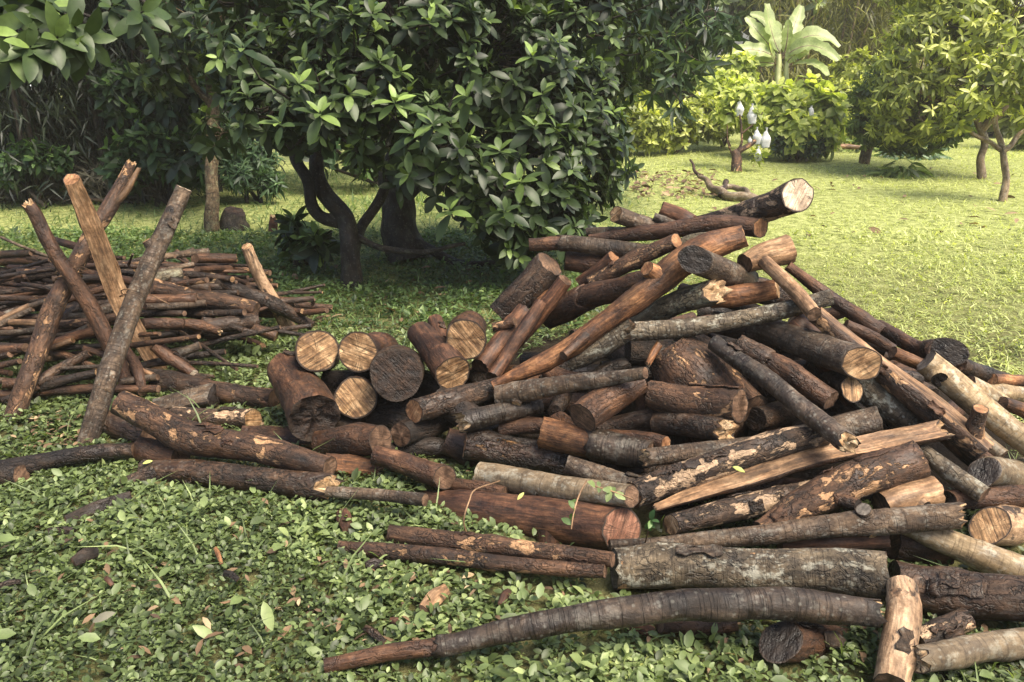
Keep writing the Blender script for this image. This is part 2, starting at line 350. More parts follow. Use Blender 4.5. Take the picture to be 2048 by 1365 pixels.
SEED = [100]
def log(name, pts, R, kind, ends=('b', 'b'), skew=(.3, .3), parent=None, label=None, cat=None, group=None, stubs=(), sleeve=None, flat=None, split=None, splitkind='tan', seg=None, bumps=4, lump=.07, flakes=0, knots=(), hollow=(0, 0), partlabel=None, low=False):
    """one log: its bark mesh is the thing, cut faces, stubs, bark sleeves and flakes are its parts"""
    SEED[0] += 7; sd = SEED[0]; rng = np.random.default_rng(sd)
    r0 = float(np.mean(R)); seg = seg or (22 if not low else 12)
    jag = tuple({'j': .9, 't': .17, 'r': .1, 'k': .05, 'p': .1}.get(ends[e], .13) for e in (0, 1))
    V, lc, fr = tube_geo(pts, R, sd, lump, seg=seg, bumps=bumps, skew=skew, jag=jag, step=(max(r0 * .4, .012) if not low else max(r0 * .9, .02)))
    Q, T, C, B, RR, s, th = fr
    if flat:
        dd = (V - Q[:, None]); k = (dd * C[:, None]).sum(-1)
        V = V - ((1 - flat) * k)[..., None] * C[:, None]
    F = ring_faces(len(Q), seg); FS = None
    if split:                                         # split log: flatten one side at height h along direction angle a
        a, h = split; upv = nrm(UP - (T @ UP)[:, None] * T)
        nn = nrm({'u': .95, 'm': .7, 'v': .3}[a] * upv + {'u': .3, 'm': .7, 'v': .95}[a] * C)
        dd = ((V - Q[:, None]) * nn[:, None]).sum(-1)
        lim = (h * RR)[:, None] + .05 * r0 * sines((lc * np.array([3, 14, 14])).reshape(-1, 3), sd, 4, 2.0).reshape(dd.shape)
        ov = np.maximum(dd - lim, 0)
        V = V - ov[..., None] * nn[:, None]
        fl = (ov > 0).reshape(-1)
        msk = fl[F].sum(1) >= 4
        FS = F[msk]; F = F[~msk]
    org = Q[len(Q) // 2].copy()
    o = mesh(name, V.reshape(-1, 3), [F], BK[kind], parent, {'lc': lc.reshape(-1, 3)}, origin=org)
    if parent is None: tag(o, label, cat, group)
    elif partlabel: o['label'] = partlabel
    if FS is not None and len(FS):
        ids = np.unique(FS); mp = np.full(V.shape[0] * seg, -1); mp[ids] = np.arange(len(ids))
        mesh('split_face', V.reshape(-1, 3)[ids], [mp[FS]], BK[splitkind], o, {'lc': lc.reshape(-1, 3)[ids]})
    for e in (0, 1):
        if ends[e] in (None, 'n'): continue
        ii = 0 if e == 0 else len(Q) - 1
        rg = .30 if ends[e] == 'j' else .13 if hollow[e] else (.045 if ends[e] in 'dk' else .02)
        fV, flc, f4, f3 = face_geo(V[ii], fr, e, sd + 31 + e, RR[ii], rg, hollow[e])
        mesh('cut_face' if ends[e] != 'j' else 'broken_face', fV, [f4, f3], FM[ends[e]], o, {'lc': flc})
    for (t, dirv, ln, rr, ek) in stubs:               # dirv: world direction
        i = int(np.clip(t, 0, 1) * (len(Q) - 1))
        dv = nrm(np.asarray(dirv, float)); p0 = Q[i] + dv * RR[i] * .35
        pp = [p0, p0 + dv * (RR[i] * .6 + ln * .4), p0 + dv * (RR[i] * .6 + ln)]
        sV, slc, sfr = tube_geo(pp, [rr * 1.45, rr * 1.08, rr], sd + 3, .08, seg=14, bumps=0, jag=(.0, .1), skew=(0, .2))
        so = mesh('branch_stub', sV.reshape(-1, 3), [ring_faces(len(sV), 14)], BK[kind], o, {'lc': slc.reshape(-1, 3) + .5})
        fV, flc, f4, f3 = face_geo(sV[-1], sfr, 1, sd + 9, rr, .05)
        mesh('cut_face', fV, [f4, f3], FM[ek], so, {'lc': flc})
    if low: return o
    if sleeve:
        t0, t1, kd = sleeve
        i0, i1 = int(t0 * (len(Q) - 1)), int(t1 * (len(Q) - 1))
        cen = Q[i0:i1 + 1][:, None]; W = V[i0:i1 + 1]
        dd = W - cen; rr = np.linalg.norm(dd, axis=-1, keepdims=True)
        W = cen + dd / rr * (rr + .006)
        am = .022 * sines(np.stack([np.cos(th) * 3, np.sin(th) * 3, th * 0], 1), sd + 2, 6, 2.0)
        for ii, on in ((0, t0 > 0), (-1, t1 < 1)):
            if on:
                W[ii] = W[ii] + am[:, None] * T[i0 if ii == 0 else i1]
        W2 = np.concatenate([cen[:1] + (W[:1] - cen[:1]) * .9, W, cen[-1:] + (W[-1:] - cen[-1:]) * .9])
        l2 = np.concatenate([lc[i0:i0 + 1], lc[i0:i1 + 1], lc[i1:i1 + 1]])
        mesh('bark_sleeve', W2.reshape(-1, 3), [ring_faces(len(W2), seg)], BK[kd], o, {'lc': l2.reshape(-1, 3)})
    for k in range(flakes):                           # curled flakes of bark standing off the wood
        i = int(rng.uniform(.08, .85) * len(Q)); a0 = rng.uniform(-.9, 1.6) * (1 if B[i][2] > 0 else -1)
        ln = int(rng.integers(2, 6)); da = rng.uniform(.3, .7); gu, gv = 6, 6
        uu, vv = np.meshgrid(np.linspace(0, 1, gu), np.linspace(-1, 1, gv), indexing='ij')
        fi = np.clip(i + uu * ln, 0, len(Q) - 1.001); i0 = fi.astype(int); wgt = (fi - i0)[..., None]
        lerp = lambda A: A[i0] * (1 - wgt) + A[i0 + 1] * wgt
        aa = a0 + vv * da * .5 * (1 + .35 * np.sin(uu * 9 + k)) + .05 * rng.normal(size=uu.shape)
        rr = lerp(RR[:, None]) * 1.0 + .004 + .007 * (vv[..., None] ** 2) * rng.uniform(.2, 1.3) + .008 * r0 * rng.normal(size=uu.shape)[..., None]
        cc, bb = lerp(C), lerp(B)
        W = lerp(Q) + rr * (np.cos(aa)[..., None] * cc + np.sin(aa)[..., None] * bb)
        idx = np.arange(gu * gv).reshape(gu, gv)
        q = np.stack([idx[:-1, :-1], idx[:-1, 1:], idx[1:, 1:], idx[1:, :-1]], -1).reshape(-1, 4)
        fo = mesh('bark_flake', W.reshape(-1, 3), [q], BK['grey' if kind in ('pale', 'lichen', 'lichenp', 'grey', 'smooth') else 'brown' if kind == 'patchy2' else 'dark'], o, {'lc': W.reshape(-1, 3)})
        so_ = fo.modifiers.new('thickness', 'SOLIDIFY'); so_.thickness = .004
    return o
# ------------------------------------------------------------------ ground sheet
def ground():
    m, nt, out = newmat('garden_ground')
    tc = nd(nt, 'TexCoord'); v = tc.outputs['Object']
    n1 = noise(nt, v, (1, 1, 1), .9, 5, .6); n2 = noise(nt, v, (1, 1, 1), 9, 6, .65); n3 = noise(nt, v, (1, 1, 1), 70, 4, .6)
    soil = ramp(nt, n2, [(.35, (.022, .016, .010)), (.6, (.06, .042, .026))])
    grass = ramp(nt, mth(nt, 'ADD', mth(nt, 'MULTIPLY', n2, .5), mth(nt, 'MULTIPLY', n3, .5)), [(.38, (.07, .085, .03)), (.5, (.25, .275, .09)), (.62, (.42, .45, .19))])
    sx = nd(nt, 'SeparateXYZ', {0: v})
    f = ramp(nt, mth(nt, 'ADD', mth(nt, 'MULTIPLY', sx.outputs[1], .1), mth(nt, 'MULTIPLY', n1, .35)), [(.62, .25), (.98, 1)])
    col = mix(nt, f, soil, grass)
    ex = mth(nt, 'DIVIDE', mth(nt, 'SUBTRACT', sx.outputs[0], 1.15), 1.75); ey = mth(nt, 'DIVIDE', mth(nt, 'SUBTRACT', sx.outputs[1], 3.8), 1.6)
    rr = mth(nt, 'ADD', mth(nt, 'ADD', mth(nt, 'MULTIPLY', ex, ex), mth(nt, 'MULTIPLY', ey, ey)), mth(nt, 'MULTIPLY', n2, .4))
    col = mix(nt, ramp(nt, rr, [(.75, 1), (1.0, 0)]), col, (.018, .013, .009))   # bare soil under the heap, blackened so the gaps look shaded
    h = mth(nt, 'ADD', n2, mth(nt, 'MULTIPLY', n3, .6))
    bp = nd(nt, 'Bump', {'Height': h, 'Strength': .8, 'Distance': .03})
    b = nd(nt, 'BsdfPrincipled', {'Base Color': col, 'Roughness': .95, 'Normal': bp.outputs[0], 'Specular IOR Level': .1})
    nt.links.new(b.outputs[0], out.inputs[0])
    a = np.concatenate([[-120, -60, -30], np.linspace(-14, 14, 90), [30, 60, 120]]); c = np.concatenate([[-40, -10], np.linspace(-2, 24, 90), [40, 80, 200]])
    X, Y = np.meshgrid(a, c, indexing='ij'); p = np.stack([X, Y, 0 * X], -1).reshape(-1, 3)
    p[:, 2] = .012 * sines(p * [1, 1, 0], 4, 5, 3.0) - .012
    idx = np.arange(len(p)).reshape(X.shape); q = np.stack([idx[:-1, :-1], idx[1:, :-1], idx[1:, 1:], idx[:-1, 1:]], -1).reshape(-1, 4)
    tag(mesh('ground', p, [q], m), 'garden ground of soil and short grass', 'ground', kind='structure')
ground()
# ------------------------------------------------------------------ leaves
def leaf_tmpl(rows, widths, fold=.18, curl=.25):
    """leaf along +y of length 1, half widths per row; returns verts (n,3), quads, tris"""
    V, q = [], []
    for s, wd in zip(rows, widths):
        z = -curl * s * s
        V += [(-wd, s, z + fold * wd), (0, s, z), (wd, s, z + fold * wd)]
    for i in range(len(rows) - 1):
        a = 3 * i
        q += [(a, a + 1, a + 4, a + 3), (a + 1, a + 2, a + 5, a + 4)]
    return np.array(V, float), np.array(q)
AV = leaf_tmpl([0, .14, .38, .65, .87, 1], [.012, .10, .19, .195, .11, .004], .25, .22)
AVLOW = leaf_tmpl([0, .3, .68, 1], [.015, .17, .18, .004], .25, .22)
MW = leaf_tmpl([0, .25, .6, .88, 1], [.012, .13, .155, .08, .003], .25, .35)
MG = leaf_tmpl([0, .25, .6, 1], [.01, .095, .10, .003], .2, .35)
GR = leaf_tmpl([0, .5, 1], [.045, .04, .002], .2, .45)
BB = leaf_tmpl([0, .35, 1], [.01, .065, .002], .15, .5)
OV = leaf_tmpl([0, .45, 1], [.02, .27, .01], .3, .2)
OW = leaf_tmpl([0, .22, .58, .86, 1], [.02, .23, .29, .15, .004], .3, .22)
RD = leaf_tmpl([0, .3, .7, 1], [.03, .32, .30, .02], .15, .2)
def leaves(name, tm, loc, d, n, size, tint, mat, parent=None, wid=1.0, flap=0, origin=None):
    loc, d, n = np.asarray(loc, float), nrm(np.asarray(d, float)), np.asarray(n, float)
    n = nrm(n - (n * d).sum(-1, keepdims=True) * d); b = np.cross(d, n)
    T, q = tm; m = len(loc); size = np.broadcast_to(size, (m,))
    W = np.broadcast_to(wid, (m,))
    V = loc[:, None] + size[:, None, None] * (T[None, :, 0:1] * W[:, None, None] * b[:, None] + T[None, :, 1:2] * d[:, None] + T[None, :, 2:3] * n[:, None])
    F = (q[None] + (np.arange(m) * len(T))[:, None, None]).reshape(-1, 4)
    return mesh(name, V.reshape(-1, 3), [F], mat, parent, {'tint': np.repeat(np.broadcast_to(tint, (m,)), len(T))}, origin=origin)
def perp(a):
    r = np.where(np.abs(a[:, 2:3]) < .9, np.array([[0, 0, 1.0]]), np.array([[1.0, 0, 0]]))
    u = nrm(np.cross(a, r)); return u, np.cross(a, u)
def rosettes(loc, ax, k, size, rg, a0=.5, a1=1.75, droop=.15, young=.12, stem=.3):
    """k leaves round each tip; inner ones upright, outer ones spreading"""
    m = len(loc); u, v = perp(ax); tv = rg.normal(size=m) * .12; yv = np.where(rg.random(m) < .22, rg.uniform(.1, .5, m), 0)
    out = []
    for i in range(k):
        f = (i + .5) / k
        al = a0 + (a1 - a0) * f + rg.normal(size=m) * .15; ph = i * 2.399 + rg.uniform(0, 6.28, m) * .15 + loc[:, 0] * 40
        rd = np.cos(ph)[:, None] * u + np.sin(ph)[:, None] * v
        d = np.cos(al)[:, None] * ax + np.sin(al)[:, None] * rd; d[:, 2] -= droop * (f + .2)
        n = np.sin(al)[:, None] * ax - np.cos(al)[:, None] * rd; n = n + .35 * np.array([0, 0, 1.0]) + rg.normal(size=(m, 3)) * .12
        sz = size * (.55 + .55 * f) * rg.uniform(.8, 1.2, m)
        ti = np.clip(rg.normal(.36, .13, m) + tv + (.5 - f) * (young + yv) * 2, 0, 1)
        out.append((loc - ax * (stem * f * size)[:, None] if hasattr(size, '__len__') else loc - ax * (stem * f * size), d, n, sz, ti))
    return [np.concatenate([o[j] for o in out]) for j in range(5)]
LM = {
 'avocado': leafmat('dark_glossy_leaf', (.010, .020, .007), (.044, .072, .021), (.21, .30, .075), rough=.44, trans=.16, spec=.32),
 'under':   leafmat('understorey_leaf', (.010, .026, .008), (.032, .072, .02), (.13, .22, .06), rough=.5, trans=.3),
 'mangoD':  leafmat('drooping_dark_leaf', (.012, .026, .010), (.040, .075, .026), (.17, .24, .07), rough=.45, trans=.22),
 'mangoY':  leafmat('glow_tinted_leaf', (.10, .125, .022), (.33, .37, .07), (.70, .70, .22), rough=.42, trans=.32),  # part of the warm right-hand glow is painted into this yellow
 'bright':  leafmat('pale_yellow_green_leaf', (0.140, 0.185, 0.037), (0.392, 0.449, 0.100), (0.770, 0.766, 0.250), rough=.5, trans=.38),  # own yellow green, brightened further to carry the warm glow
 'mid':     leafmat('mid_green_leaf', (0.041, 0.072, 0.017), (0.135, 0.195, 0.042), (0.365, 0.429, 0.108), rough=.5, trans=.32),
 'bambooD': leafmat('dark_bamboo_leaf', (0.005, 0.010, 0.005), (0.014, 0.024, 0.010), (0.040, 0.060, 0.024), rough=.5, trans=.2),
 'bambooY': leafmat('glow_tinted_bamboo_leaf', (0.063, 0.066, 0.013), (0.182, 0.185, 0.037), (0.448, 0.422, 0.100), rough=.5, trans=.3),  # yellow sunlit look is put into the leaf colour
 'dry':     leafmat('dry_grey_leaf', (.025, .023, .016), (.075, .07, .047), (.18, .17, .12), rough=.7, trans=.15),
 'fern':    leafmat('pale_fern_leaf', (.03, .06, .03), (.09, .16, .07), (.2, .3, .14), rough=.5, trans=.3),
 'banana':  leafmat('banana_leaf', (.12, .165, .05), (.28, .34, .125), (.50, .54, .28), rough=.4, trans=.35),
 'cover':   leafmat('ground_cover_leaf', (.028, .042, .012), (.132, .178, .060), (.33, .39, .16), rough=.5, trans=.25),
 'creep':   leafmat('creeping_weed_leaf', (.03, .05, .01), (.12, .155, .035), (.30, .33, .10), rough=.5, trans=.25),
 'grassG':  leafmat('green_grass', (.03, .055, .016), (.095, .155, .045), (.24, .33, .11), rough=.5, trans=.3),  # darker green carries the tree shade over the left lawn
 'grassY':  leafmat('glow_tinted_grass', (.13, .155, .04), (.385, .43, .135), (.68, .70, .31), rough=.5, trans=.3),  # own yellow green plus warm light worked into the colour
 'litter':  leafmat('dry_brown_leaf', (.05, .028, .014), (.17, .105, .055), (.38, .28, .16), rough=.8, trans=.1),
}
def tubes(name, segs, mat, parent, seg=6, seed=1):
    """several thin tubes as one part"""
    Vs, Fs, Ls, b = [], [], [], 0
    for i, (pts, R) in enumerate(segs):
        V, lc, fr = tube_geo(pts, R, seed + i, .05, step=max(.1, float(np.mean(R)) * 3), seg=seg, bumps=0)
        Vs.append(V.reshape(-1, 3)); Ls.append(lc.reshape(-1, 3)); Fs.append(ring_faces(len(V), seg, b)); b += V.shape[0] * seg
    return mesh(name, np.concatenate(Vs), [np.concatenate(Fs)], mat, parent, {'lc': np.concatenate(Ls)})
def blob(px, py, d, rpx): return P(px, py, d), rpx * d / FPX
def shell_points(blobs, n, rg, inner=.55, flat=1.0, zmin=.1):
    """points through the outer shell of a union of blobs, with the outward direction"""
    vol = np.array([b[1] ** 2 for b in blobs]); pr = vol / vol.sum(); L, D = [], []
    while len(L) < n:
        i = rg.choice(len(blobs), p=pr); c, r = blobs[i]
        d = nrm(rg.normal(size=3)); q = r * (inner + (1 - inner) * rg.random() ** .5) * rg.uniform(.8, 1.12)
        p = c + d * q * np.array([1, 1, flat])
        if p[2] < zmin: continue
        if any(np.linalg.norm(p - cc) < rr * inner * .8 for cc, rr in blobs): continue
        L.append(p); D.append(d)
    return np.array(L), np.array(D)
def tree(name, label, cat, base, trunk, branches, blobs, n, k, size, tm, lm, seed, group=None, up=.6, droop=.15, a0=.5, a1=1.75, young=.12, bk='trunk', tw=True, inner=.55, extra=None, zmin=.12, stem=.3, flat=1.0):
    """a tree: trunk, branches, twigs and a crown of leaves (each its own part)"""
    rg = np.random.default_rng(seed)
    t = empty(name, base, label, cat, group)
    if trunk:
        V, lc, fr = tube_geo(trunk[0], trunk[1], seed, .08, seg=18, bumps=6, wob=.15)
        mesh('trunk', V.reshape(-1, 3), [ring_faces(len(V), 18)], BK[bk], t, {'lc': lc.reshape(-1, 3)})
    for i, (pts, R) in enumerate(branches):
        V, lc, fr = tube_geo(pts, R, seed + 3 + i, .06, seg=10, bumps=2, wob=.4)
        mesh('branch', V.reshape(-1, 3), [ring_faces(len(V), 10)], BK[bk], t, {'lc': lc.reshape(-1, 3)})
    L, D = shell_points(blobs, n, rg, inner, flat, zmin)
    ax = nrm(D + np.array([0, 0, up]) + rg.normal(size=D.shape) * .3)
    if extra is not None:
        L = np.vstack([L, extra[0]]); ax = np.vstack([ax, nrm(np.array(extra[1], float))])
    loc, d, nn, sz, ti = rosettes(L, ax, k, size, rg, a0, a1, droop, young, stem)
    sz = np.maximum(sz, size * .3)
    if extra is not None:                              # young pale shoots
        ne = len(extra[0]); isx = (np.arange(len(ti)) % len(L)) >= len(L) - ne; ti = np.where(isx, np.clip(ti + .15, 0, 1), ti); sz = np.where(isx, sz * 1.15, sz)
    leaves('crown', tm, loc, d, nn, sz, ti, lm, t)
    if tw:
        segs = []
        for p, a in zip(L, ax):
            c = min(blobs, key=lambda b: np.linalg.norm(b[0] - p))[0]
            e = p + (c - p) * .55 - a * size * .5
            segs.append(([p + a * .01, p - a * size * .9 + (c - p) * .12, e], [.004, .006, .010]))
        if len(segs) > 320: segs = segs[::2]
        tubes('twigs', segs, BK['mossy'] if bk != 'trunk' else BK['trunk'], t, 5, seed)
    return t
B = blob
# --- main tree with the bent trunk
TA = 'large trees behind the woodpile'
b0 = G(700, 572); dA = gdepth(700, 572)
tr = [P(705, 578, dA + .02), P(700, 520, dA - .03), P(690, 440, dA - .05), P(650, 385, dA), P(632, 330, dA + .05), P(640, 260, dA + .15), P(690, 170, dA + .3), P(760, 60, dA + .5)]
trR = [.092, .074, .07, .064, .058, .052, .045, .035]
br = [([P(692, 450, dA), P(640, 430, dA - .05), P(600, 330, dA - .1), P(560, 200, dA - .1), P(500, 60, dA)], [.055, .05, .045, .04, .03]),
      ([P(704, 500, dA), P(740, 430, dA + .15), P(790, 340, dA + .2), P(880, 230, dA + .3), P(960, 60, dA + .4), P(1000, -60, dA + .4)], [.045, .042, .04, .035, .03, .025]),
      ([P(712, 470, dA), P(770, 500, dA - .1), P(850, 502, dA - .25), P(930, 490, dA - .35)], [.028, .024, .02, .014])]
blA = [B(600, 120, 5.7, 150), B(560, 210, 5.55, 110), B(800, 60, 5.7, 230), B(800, 250, 5.5, 130), B(700, 160, 5.4, 130), B(960, 120, 5.9, 200), B(640, -90, 5.9, 200), B(900, -120, 6.1, 230), B(480, 120, 5.6, 80), B(870, 300, 5.35, 110), B(500, 10, 5.8, 130), B(640, 240, 5.3, 55)]
feat = [(485, 95, 4.75), (600, 165, 5.0), (700, 185, 5.0), (865, 245, 4.75), (1065, 110, 5.3), (560, 245, 4.9), (640, 225, 4.95), (860, 40, 5.1), (620, 20, 5.1), (930, 190, 5.05), (760, 120, 5.05), (830, 265, 4.85), (790, 200, 4.95)]
ex = (np.array([P(*f) for f in feat]), np.array([[RNG.normal() * .35, -.55, .9] for f in feat]))
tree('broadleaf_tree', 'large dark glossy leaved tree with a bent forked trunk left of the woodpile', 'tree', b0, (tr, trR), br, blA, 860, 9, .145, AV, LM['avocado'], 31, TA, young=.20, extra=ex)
# --- second tree with thick dark trunk, its skirt reaching to the right
b1 = G(815, 520); dB = gdepth(815, 520)
tr2 = [P(815, 525, dB), P(800, 440, dB), P(790, 360, dB), P(810, 270, dB + .1), P(850, 150, dB + .2), P(900, -20, dB + .4)]
br2 = [([P(800, 400, dB), P(900, 330, dB - .1), P(1000, 260, dB - .2), P(1090, 150, dB - .2), P(1130, 20, dB)], [.07, .06, .05, .045, .035]),
       ([P(805, 470, dB), P(900, 520, dB - .2), P(1000, 530, dB - .3), P(1100, 500, dB - .4)], [.045, .04, .03, .02]),
       ([P(1000, 260, dB - .2), P(1100, 300, dB - .1), P(1180, 260, dB)], [.03, .025, .02])]
blB = [B(1030, 330, 5.9, 150), B(1090, 410, 5.9, 95), B(985, 420, 5.8, 80), B(1140, 300, 6.3, 130), B(1060, 190, 6.1, 150), B(1150, 60, 6.5, 170), B(1180, 210, 6.5, 100), B(1150, 390, 6.3, 75), B(1225, 285, 6.7, 45), B(1215, 350, 6.6, 35), B(1030, 480, 5.9, 55), B(1140, 450, 6.1, 55), B(930, 350, 5.6, 70), B(1050, -100, 6.6, 220)]
feat = [(1085, 185, 5.4), (1010, 420, 5.1), (1070, 250, 5.35), (965, 330, 5.15), (1140, 330, 5.75), (1000, 300, 5.2), (1175, 290, 5.9), (1120, 470, 5.6), (1040, 360, 5.2), (1100, 100, 5.7), (900, 420, 5.1)]
ex = (np.array([P(*f) for f in feat]), np.array([[RNG.normal() * .35 + .15, -.6, .9] for f in feat]))
tree('broadleaf_tree', 'leafy tree with a thick dark trunk whose skirt of leaves hangs behind the pile', 'tree', b1, (tr2, [.19, .15, .14, .11, .09, .06]), br2, blB, 900, 9, .145, AV, LM['avocado'], 32, TA, young=.26, extra=ex, up=.45)
# --- slim mossy trunk at the left
b2 = G(425, 462); dC = gdepth(425, 462)
tr3 = [P(425, 470, dC), P(424, 400, dC), P(424, 300, dC), P(426, 180, dC), P(430, 60, dC), P(432, -80, dC), P(436, -240, dC)]
blC = [B(440, 265, 7.4, 55), B(420, 60, 7.9, 120), B(330, 0, 8.0, 120), B(440, -120, 8.2, 200), B(340, 110, 7.9, 80)]
tree('slim_tree', 'slim tree with a pale mossy scaly trunk left of the bent trunk', 'tree', b2, (tr3, [.078, .066, .064, .066, .06, .055, .05]), [([P(425, 220, dC), P(360, 120, dC), P(330, 20, dC)], [.035, .03, .02])], blC, 260, 8, .22, AVLOW, LM['avocado'], 33, TA, bk='mossy', up=.2, droop=.3)
# --- tree outside the frame on the left, one bough hanging in
b3 = np.array([-3.3, 3.6, 0.0])
tr4 = [b3, b3 + [0.05, 0, 1.2], b3 + [.1, 0.1, 2.4]]
br4 = [([b3 + [.08, .05, 1.7], P(-60, 110, 3.9), P(30, 100, 3.8), P(150, 50, 3.85)], [.05, .03, .018, .010]),
       ([b3 + [.1, .08, 2.2], P(60, -60, 4.0), P(240, -20, 4.1), P(300, 20, 4.1)], [.05, .035, .02, .01])]
tips = [(40, 20, 3.7), (25, 110, 3.65), (75, 60, 3.7), (150, 55, 3.75), (175, 80, 3.8), (115, 75, 3.7), (225, 10, 4.0), (285, 25, 4.0), (-20, 60, 3.6), (60, -20, 3.7), (100, 10, 3.8), (60, 95, 3.65)]
ex = (np.array([P(*f) for f in tips]), np.array([[.5, -.4, .35 + .3 * RNG.normal()] for f in tips]))
blD = [B(40, -120, 4.0, 120), B(-120, -60, 3.9, 150), B(180, -150, 4.2, 130), B(30, -20, 3.9, 60)]
tree('broadleaf_tree', 'leafy bough with large drooping leaves reaching in at the upper left corner', 'tree', b3, (tr4, [.12, .1, .07]), br4, blD, 60, 9, .17, AV, LM['avocado'], 34, TA, extra=ex, droop=.5, up=.1, young=.15)
# --- drooping long leaved tree right of the middle
b4 = G(1185, 335); dE = 9.6
tr5 = [P(1183, 340, 10.0), P(1195, 200, 9.9), P(1250, 60, 9.6), P(1320, -80, 9.4)]
blE = [B(1310, 50, 8.6, 90), B(1370, 110, 8.3, 70), B(1400, 30, 8.6, 80), B(1250, 110, 8.8, 80), B(1330, 165, 8.2, 50), B(1360, 200, 8.1, 35), B(1330, -90, 8.8, 150), B(1430, 60, 8.5, 40), B(1220, 20, 8.9, 90)]
tree('mango_tree', 'dark tree with long drooping leaves hanging over the lawn in the middle', 'tree', b4, (tr5, [.10, .09, .07, .05]), [([P(1220, 130, 9.8), P(1300, 90, 8.9), P(1370, 120, 8.4)], [.04, .03, .02])], blE, 230, 10, .24, MG, LM['mangoD'], 35, TA, up=-.1, droop=.9, young=.25)
# --- mango trees at the right
YG = 'fruit trees at the right edge of the lawn'
b5 = G(1962, 357); dF = gdepth(1962, 357)
tr6 = [P(1962, 360, dF), P(1962, 320, dF), P(1968, 280, dF), P(1945, 215, dF), P(1930, 150, dF), P(1925, 60, dF)]
br6 = [([P(1965, 260, dF), P(2010, 220, dF - .2), P(2060, 190, dF - .3)], [.06, .05, .04]), ([P(1950, 220, dF), P(1890, 205, dF - .3), P(1830, 180, dF - .5)], [.05, .04, .03]), ([P(1945, 215, dF), P(1990, 120, dF - .4), P(2020, 20, dF - .3)], [.05, .04, .03])]
blF = [B(1850, 110, 11.7, 105), B(1930, 60, 11.5, 110), B(1800, 190, 11.9, 75), B(2010, 70, 11.4, 110), B(1840, 215, 11.6, 75), B(1940, 160, 11.2, 75), B(2040, 160, 11.3, 80), B(1900, -60, 11.9, 150), B(2050, -60, 11.8, 150), B(1790, 240, 12.0, 50), B(1880, 15, 11.8, 90)]
tree('mango_tree', 'large sunny yellow green tree with a stout pale trunk at the right', 'tree', b5, (tr6, [.066, .056, .052, .045, .038, .03]), br6, blF, 1250, 9, .17, MW, LM['mangoY'], 36, YG, up=.05, droop=.75, young=.35, bk='yellow')  # pale bark stands in for light falling on this trunk
b6 = G(2008, 402); dG = gdepth(2008, 402)
tr7 = [P(2006, 405, dG), P(2012, 350, dG), P(2004, 300, dG), P(1990, 240, dG), P(1985, 190, dG)]
br7 = [([P(2004, 300, dG), P(1960, 275, dG - .1), P(1930, 255, dG - .1)], [.03, .025, .02]), ([P(2006, 305, dG), P(2040, 270, dG), P(2075, 240, dG)], [.035, .03, .025]), ([P(1990, 240, dG), P(2030, 190, dG), P(2050, 160, dG)], [.03, .025, .018])]
blG = [B(1985, 165, 9.6, 50), B(2055, 130, 9.5, 70), B(1950, 200, 9.6, 40), B(2070, 210, 9.5, 50), B(1925, 240, 9.7, 22)]
tree('mango_tree', 'young slender tree with bare forked limbs in front of the large yellow green tree', 'tree', b6, (tr7, [.052, .042, .037, .03, .025]), br7, blG, 120, 8, .18, MW, LM['mangoY'], 37, YG, up=.2, droop=.7, young=.35, bk='yellow')
b7 = P(1735, 275, gdepth(1735, 310) - 1.5) * [1, 1, 0]
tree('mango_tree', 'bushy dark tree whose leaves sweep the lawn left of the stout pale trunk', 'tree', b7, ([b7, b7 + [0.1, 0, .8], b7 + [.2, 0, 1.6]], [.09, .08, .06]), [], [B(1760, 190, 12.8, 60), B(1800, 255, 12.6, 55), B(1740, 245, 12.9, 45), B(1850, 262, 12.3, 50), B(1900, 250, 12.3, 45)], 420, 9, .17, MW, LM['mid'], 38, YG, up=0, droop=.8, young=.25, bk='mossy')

# --- bushes and background belts
BUSH = 'bushes round the lawn'
def bush(label, blobs, n, k, size, tm, lm, seed, up=.5, droop=.2, base=None, group=BUSH, name='bush', young=.3, inner=.3, bk='mossy'):
    c = np.mean([b[0] for b in blobs], 0) * np.array([1, 1, 0]) if base is None else base
    stems = [([c + np.array([.1 * math.sin(i * 2.1), .1 * math.cos(i * 2.1), 0]), (c + b[0]) / 2, b[0]], [.03, .022, .012]) for i, b in enumerate(blobs)]
    t = tree(name, label, 'bush', c, None, [], blobs, n, k, size, tm, lm, seed, group, up, droop, young=young, tw=False, inner=inner, bk=bk)
    tubes('stems', stems, BK[bk], t, 7, seed)
    return t
bush('bright yellow green bush with big soft leaves below the banana plant', [B(1555, 215, 14.2, 52), B(1615, 205, 14.4, 48), B(1650, 235, 14.2, 48), B(1580, 258, 14.0, 45), B(1520, 215, 14.6, 48), B(1640, 270, 14.1, 35)], 520, 7, .26, RD, LM['bright'], 41, droop=.4)
bush('low dark bush at the foot of the bright yellow green bush', [B(1570, 285, 13.9, 24), B(1610, 290, 13.9, 24), B(1640, 285, 14.0, 20)], 150, 7, .16, OV, LM['under'], 42)
bush('feathery pale green bush at the left side of the lawn', [B(1290, 260, 14.8, 50), B(1345, 250, 15.2, 55), B(1400, 235, 15.6, 50), B(1250, 225, 15.2, 60), B(1440, 240, 15.6, 40)], 620, 7, .17, OV, LM['mangoY'], 43)
bush('olive shrub between the bright bush and the dark sweeping tree', [B(1690, 200, 16.6, 50), B(1720, 150, 17.2, 55), B(1680, 250, 16.2, 40), B(1740, 230, 16.4, 40)], 320, 7, .22, OV, LM['mangoY'], 44)
bush('tangled pale shrub at the lawn edge behind the bagged sapling', [B(1480, 210, 15.8, 50), B(1430, 190, 16.2, 50), B(1470, 150, 16.6, 50)], 320, 7, .22, OV, LM['bright'], 45)
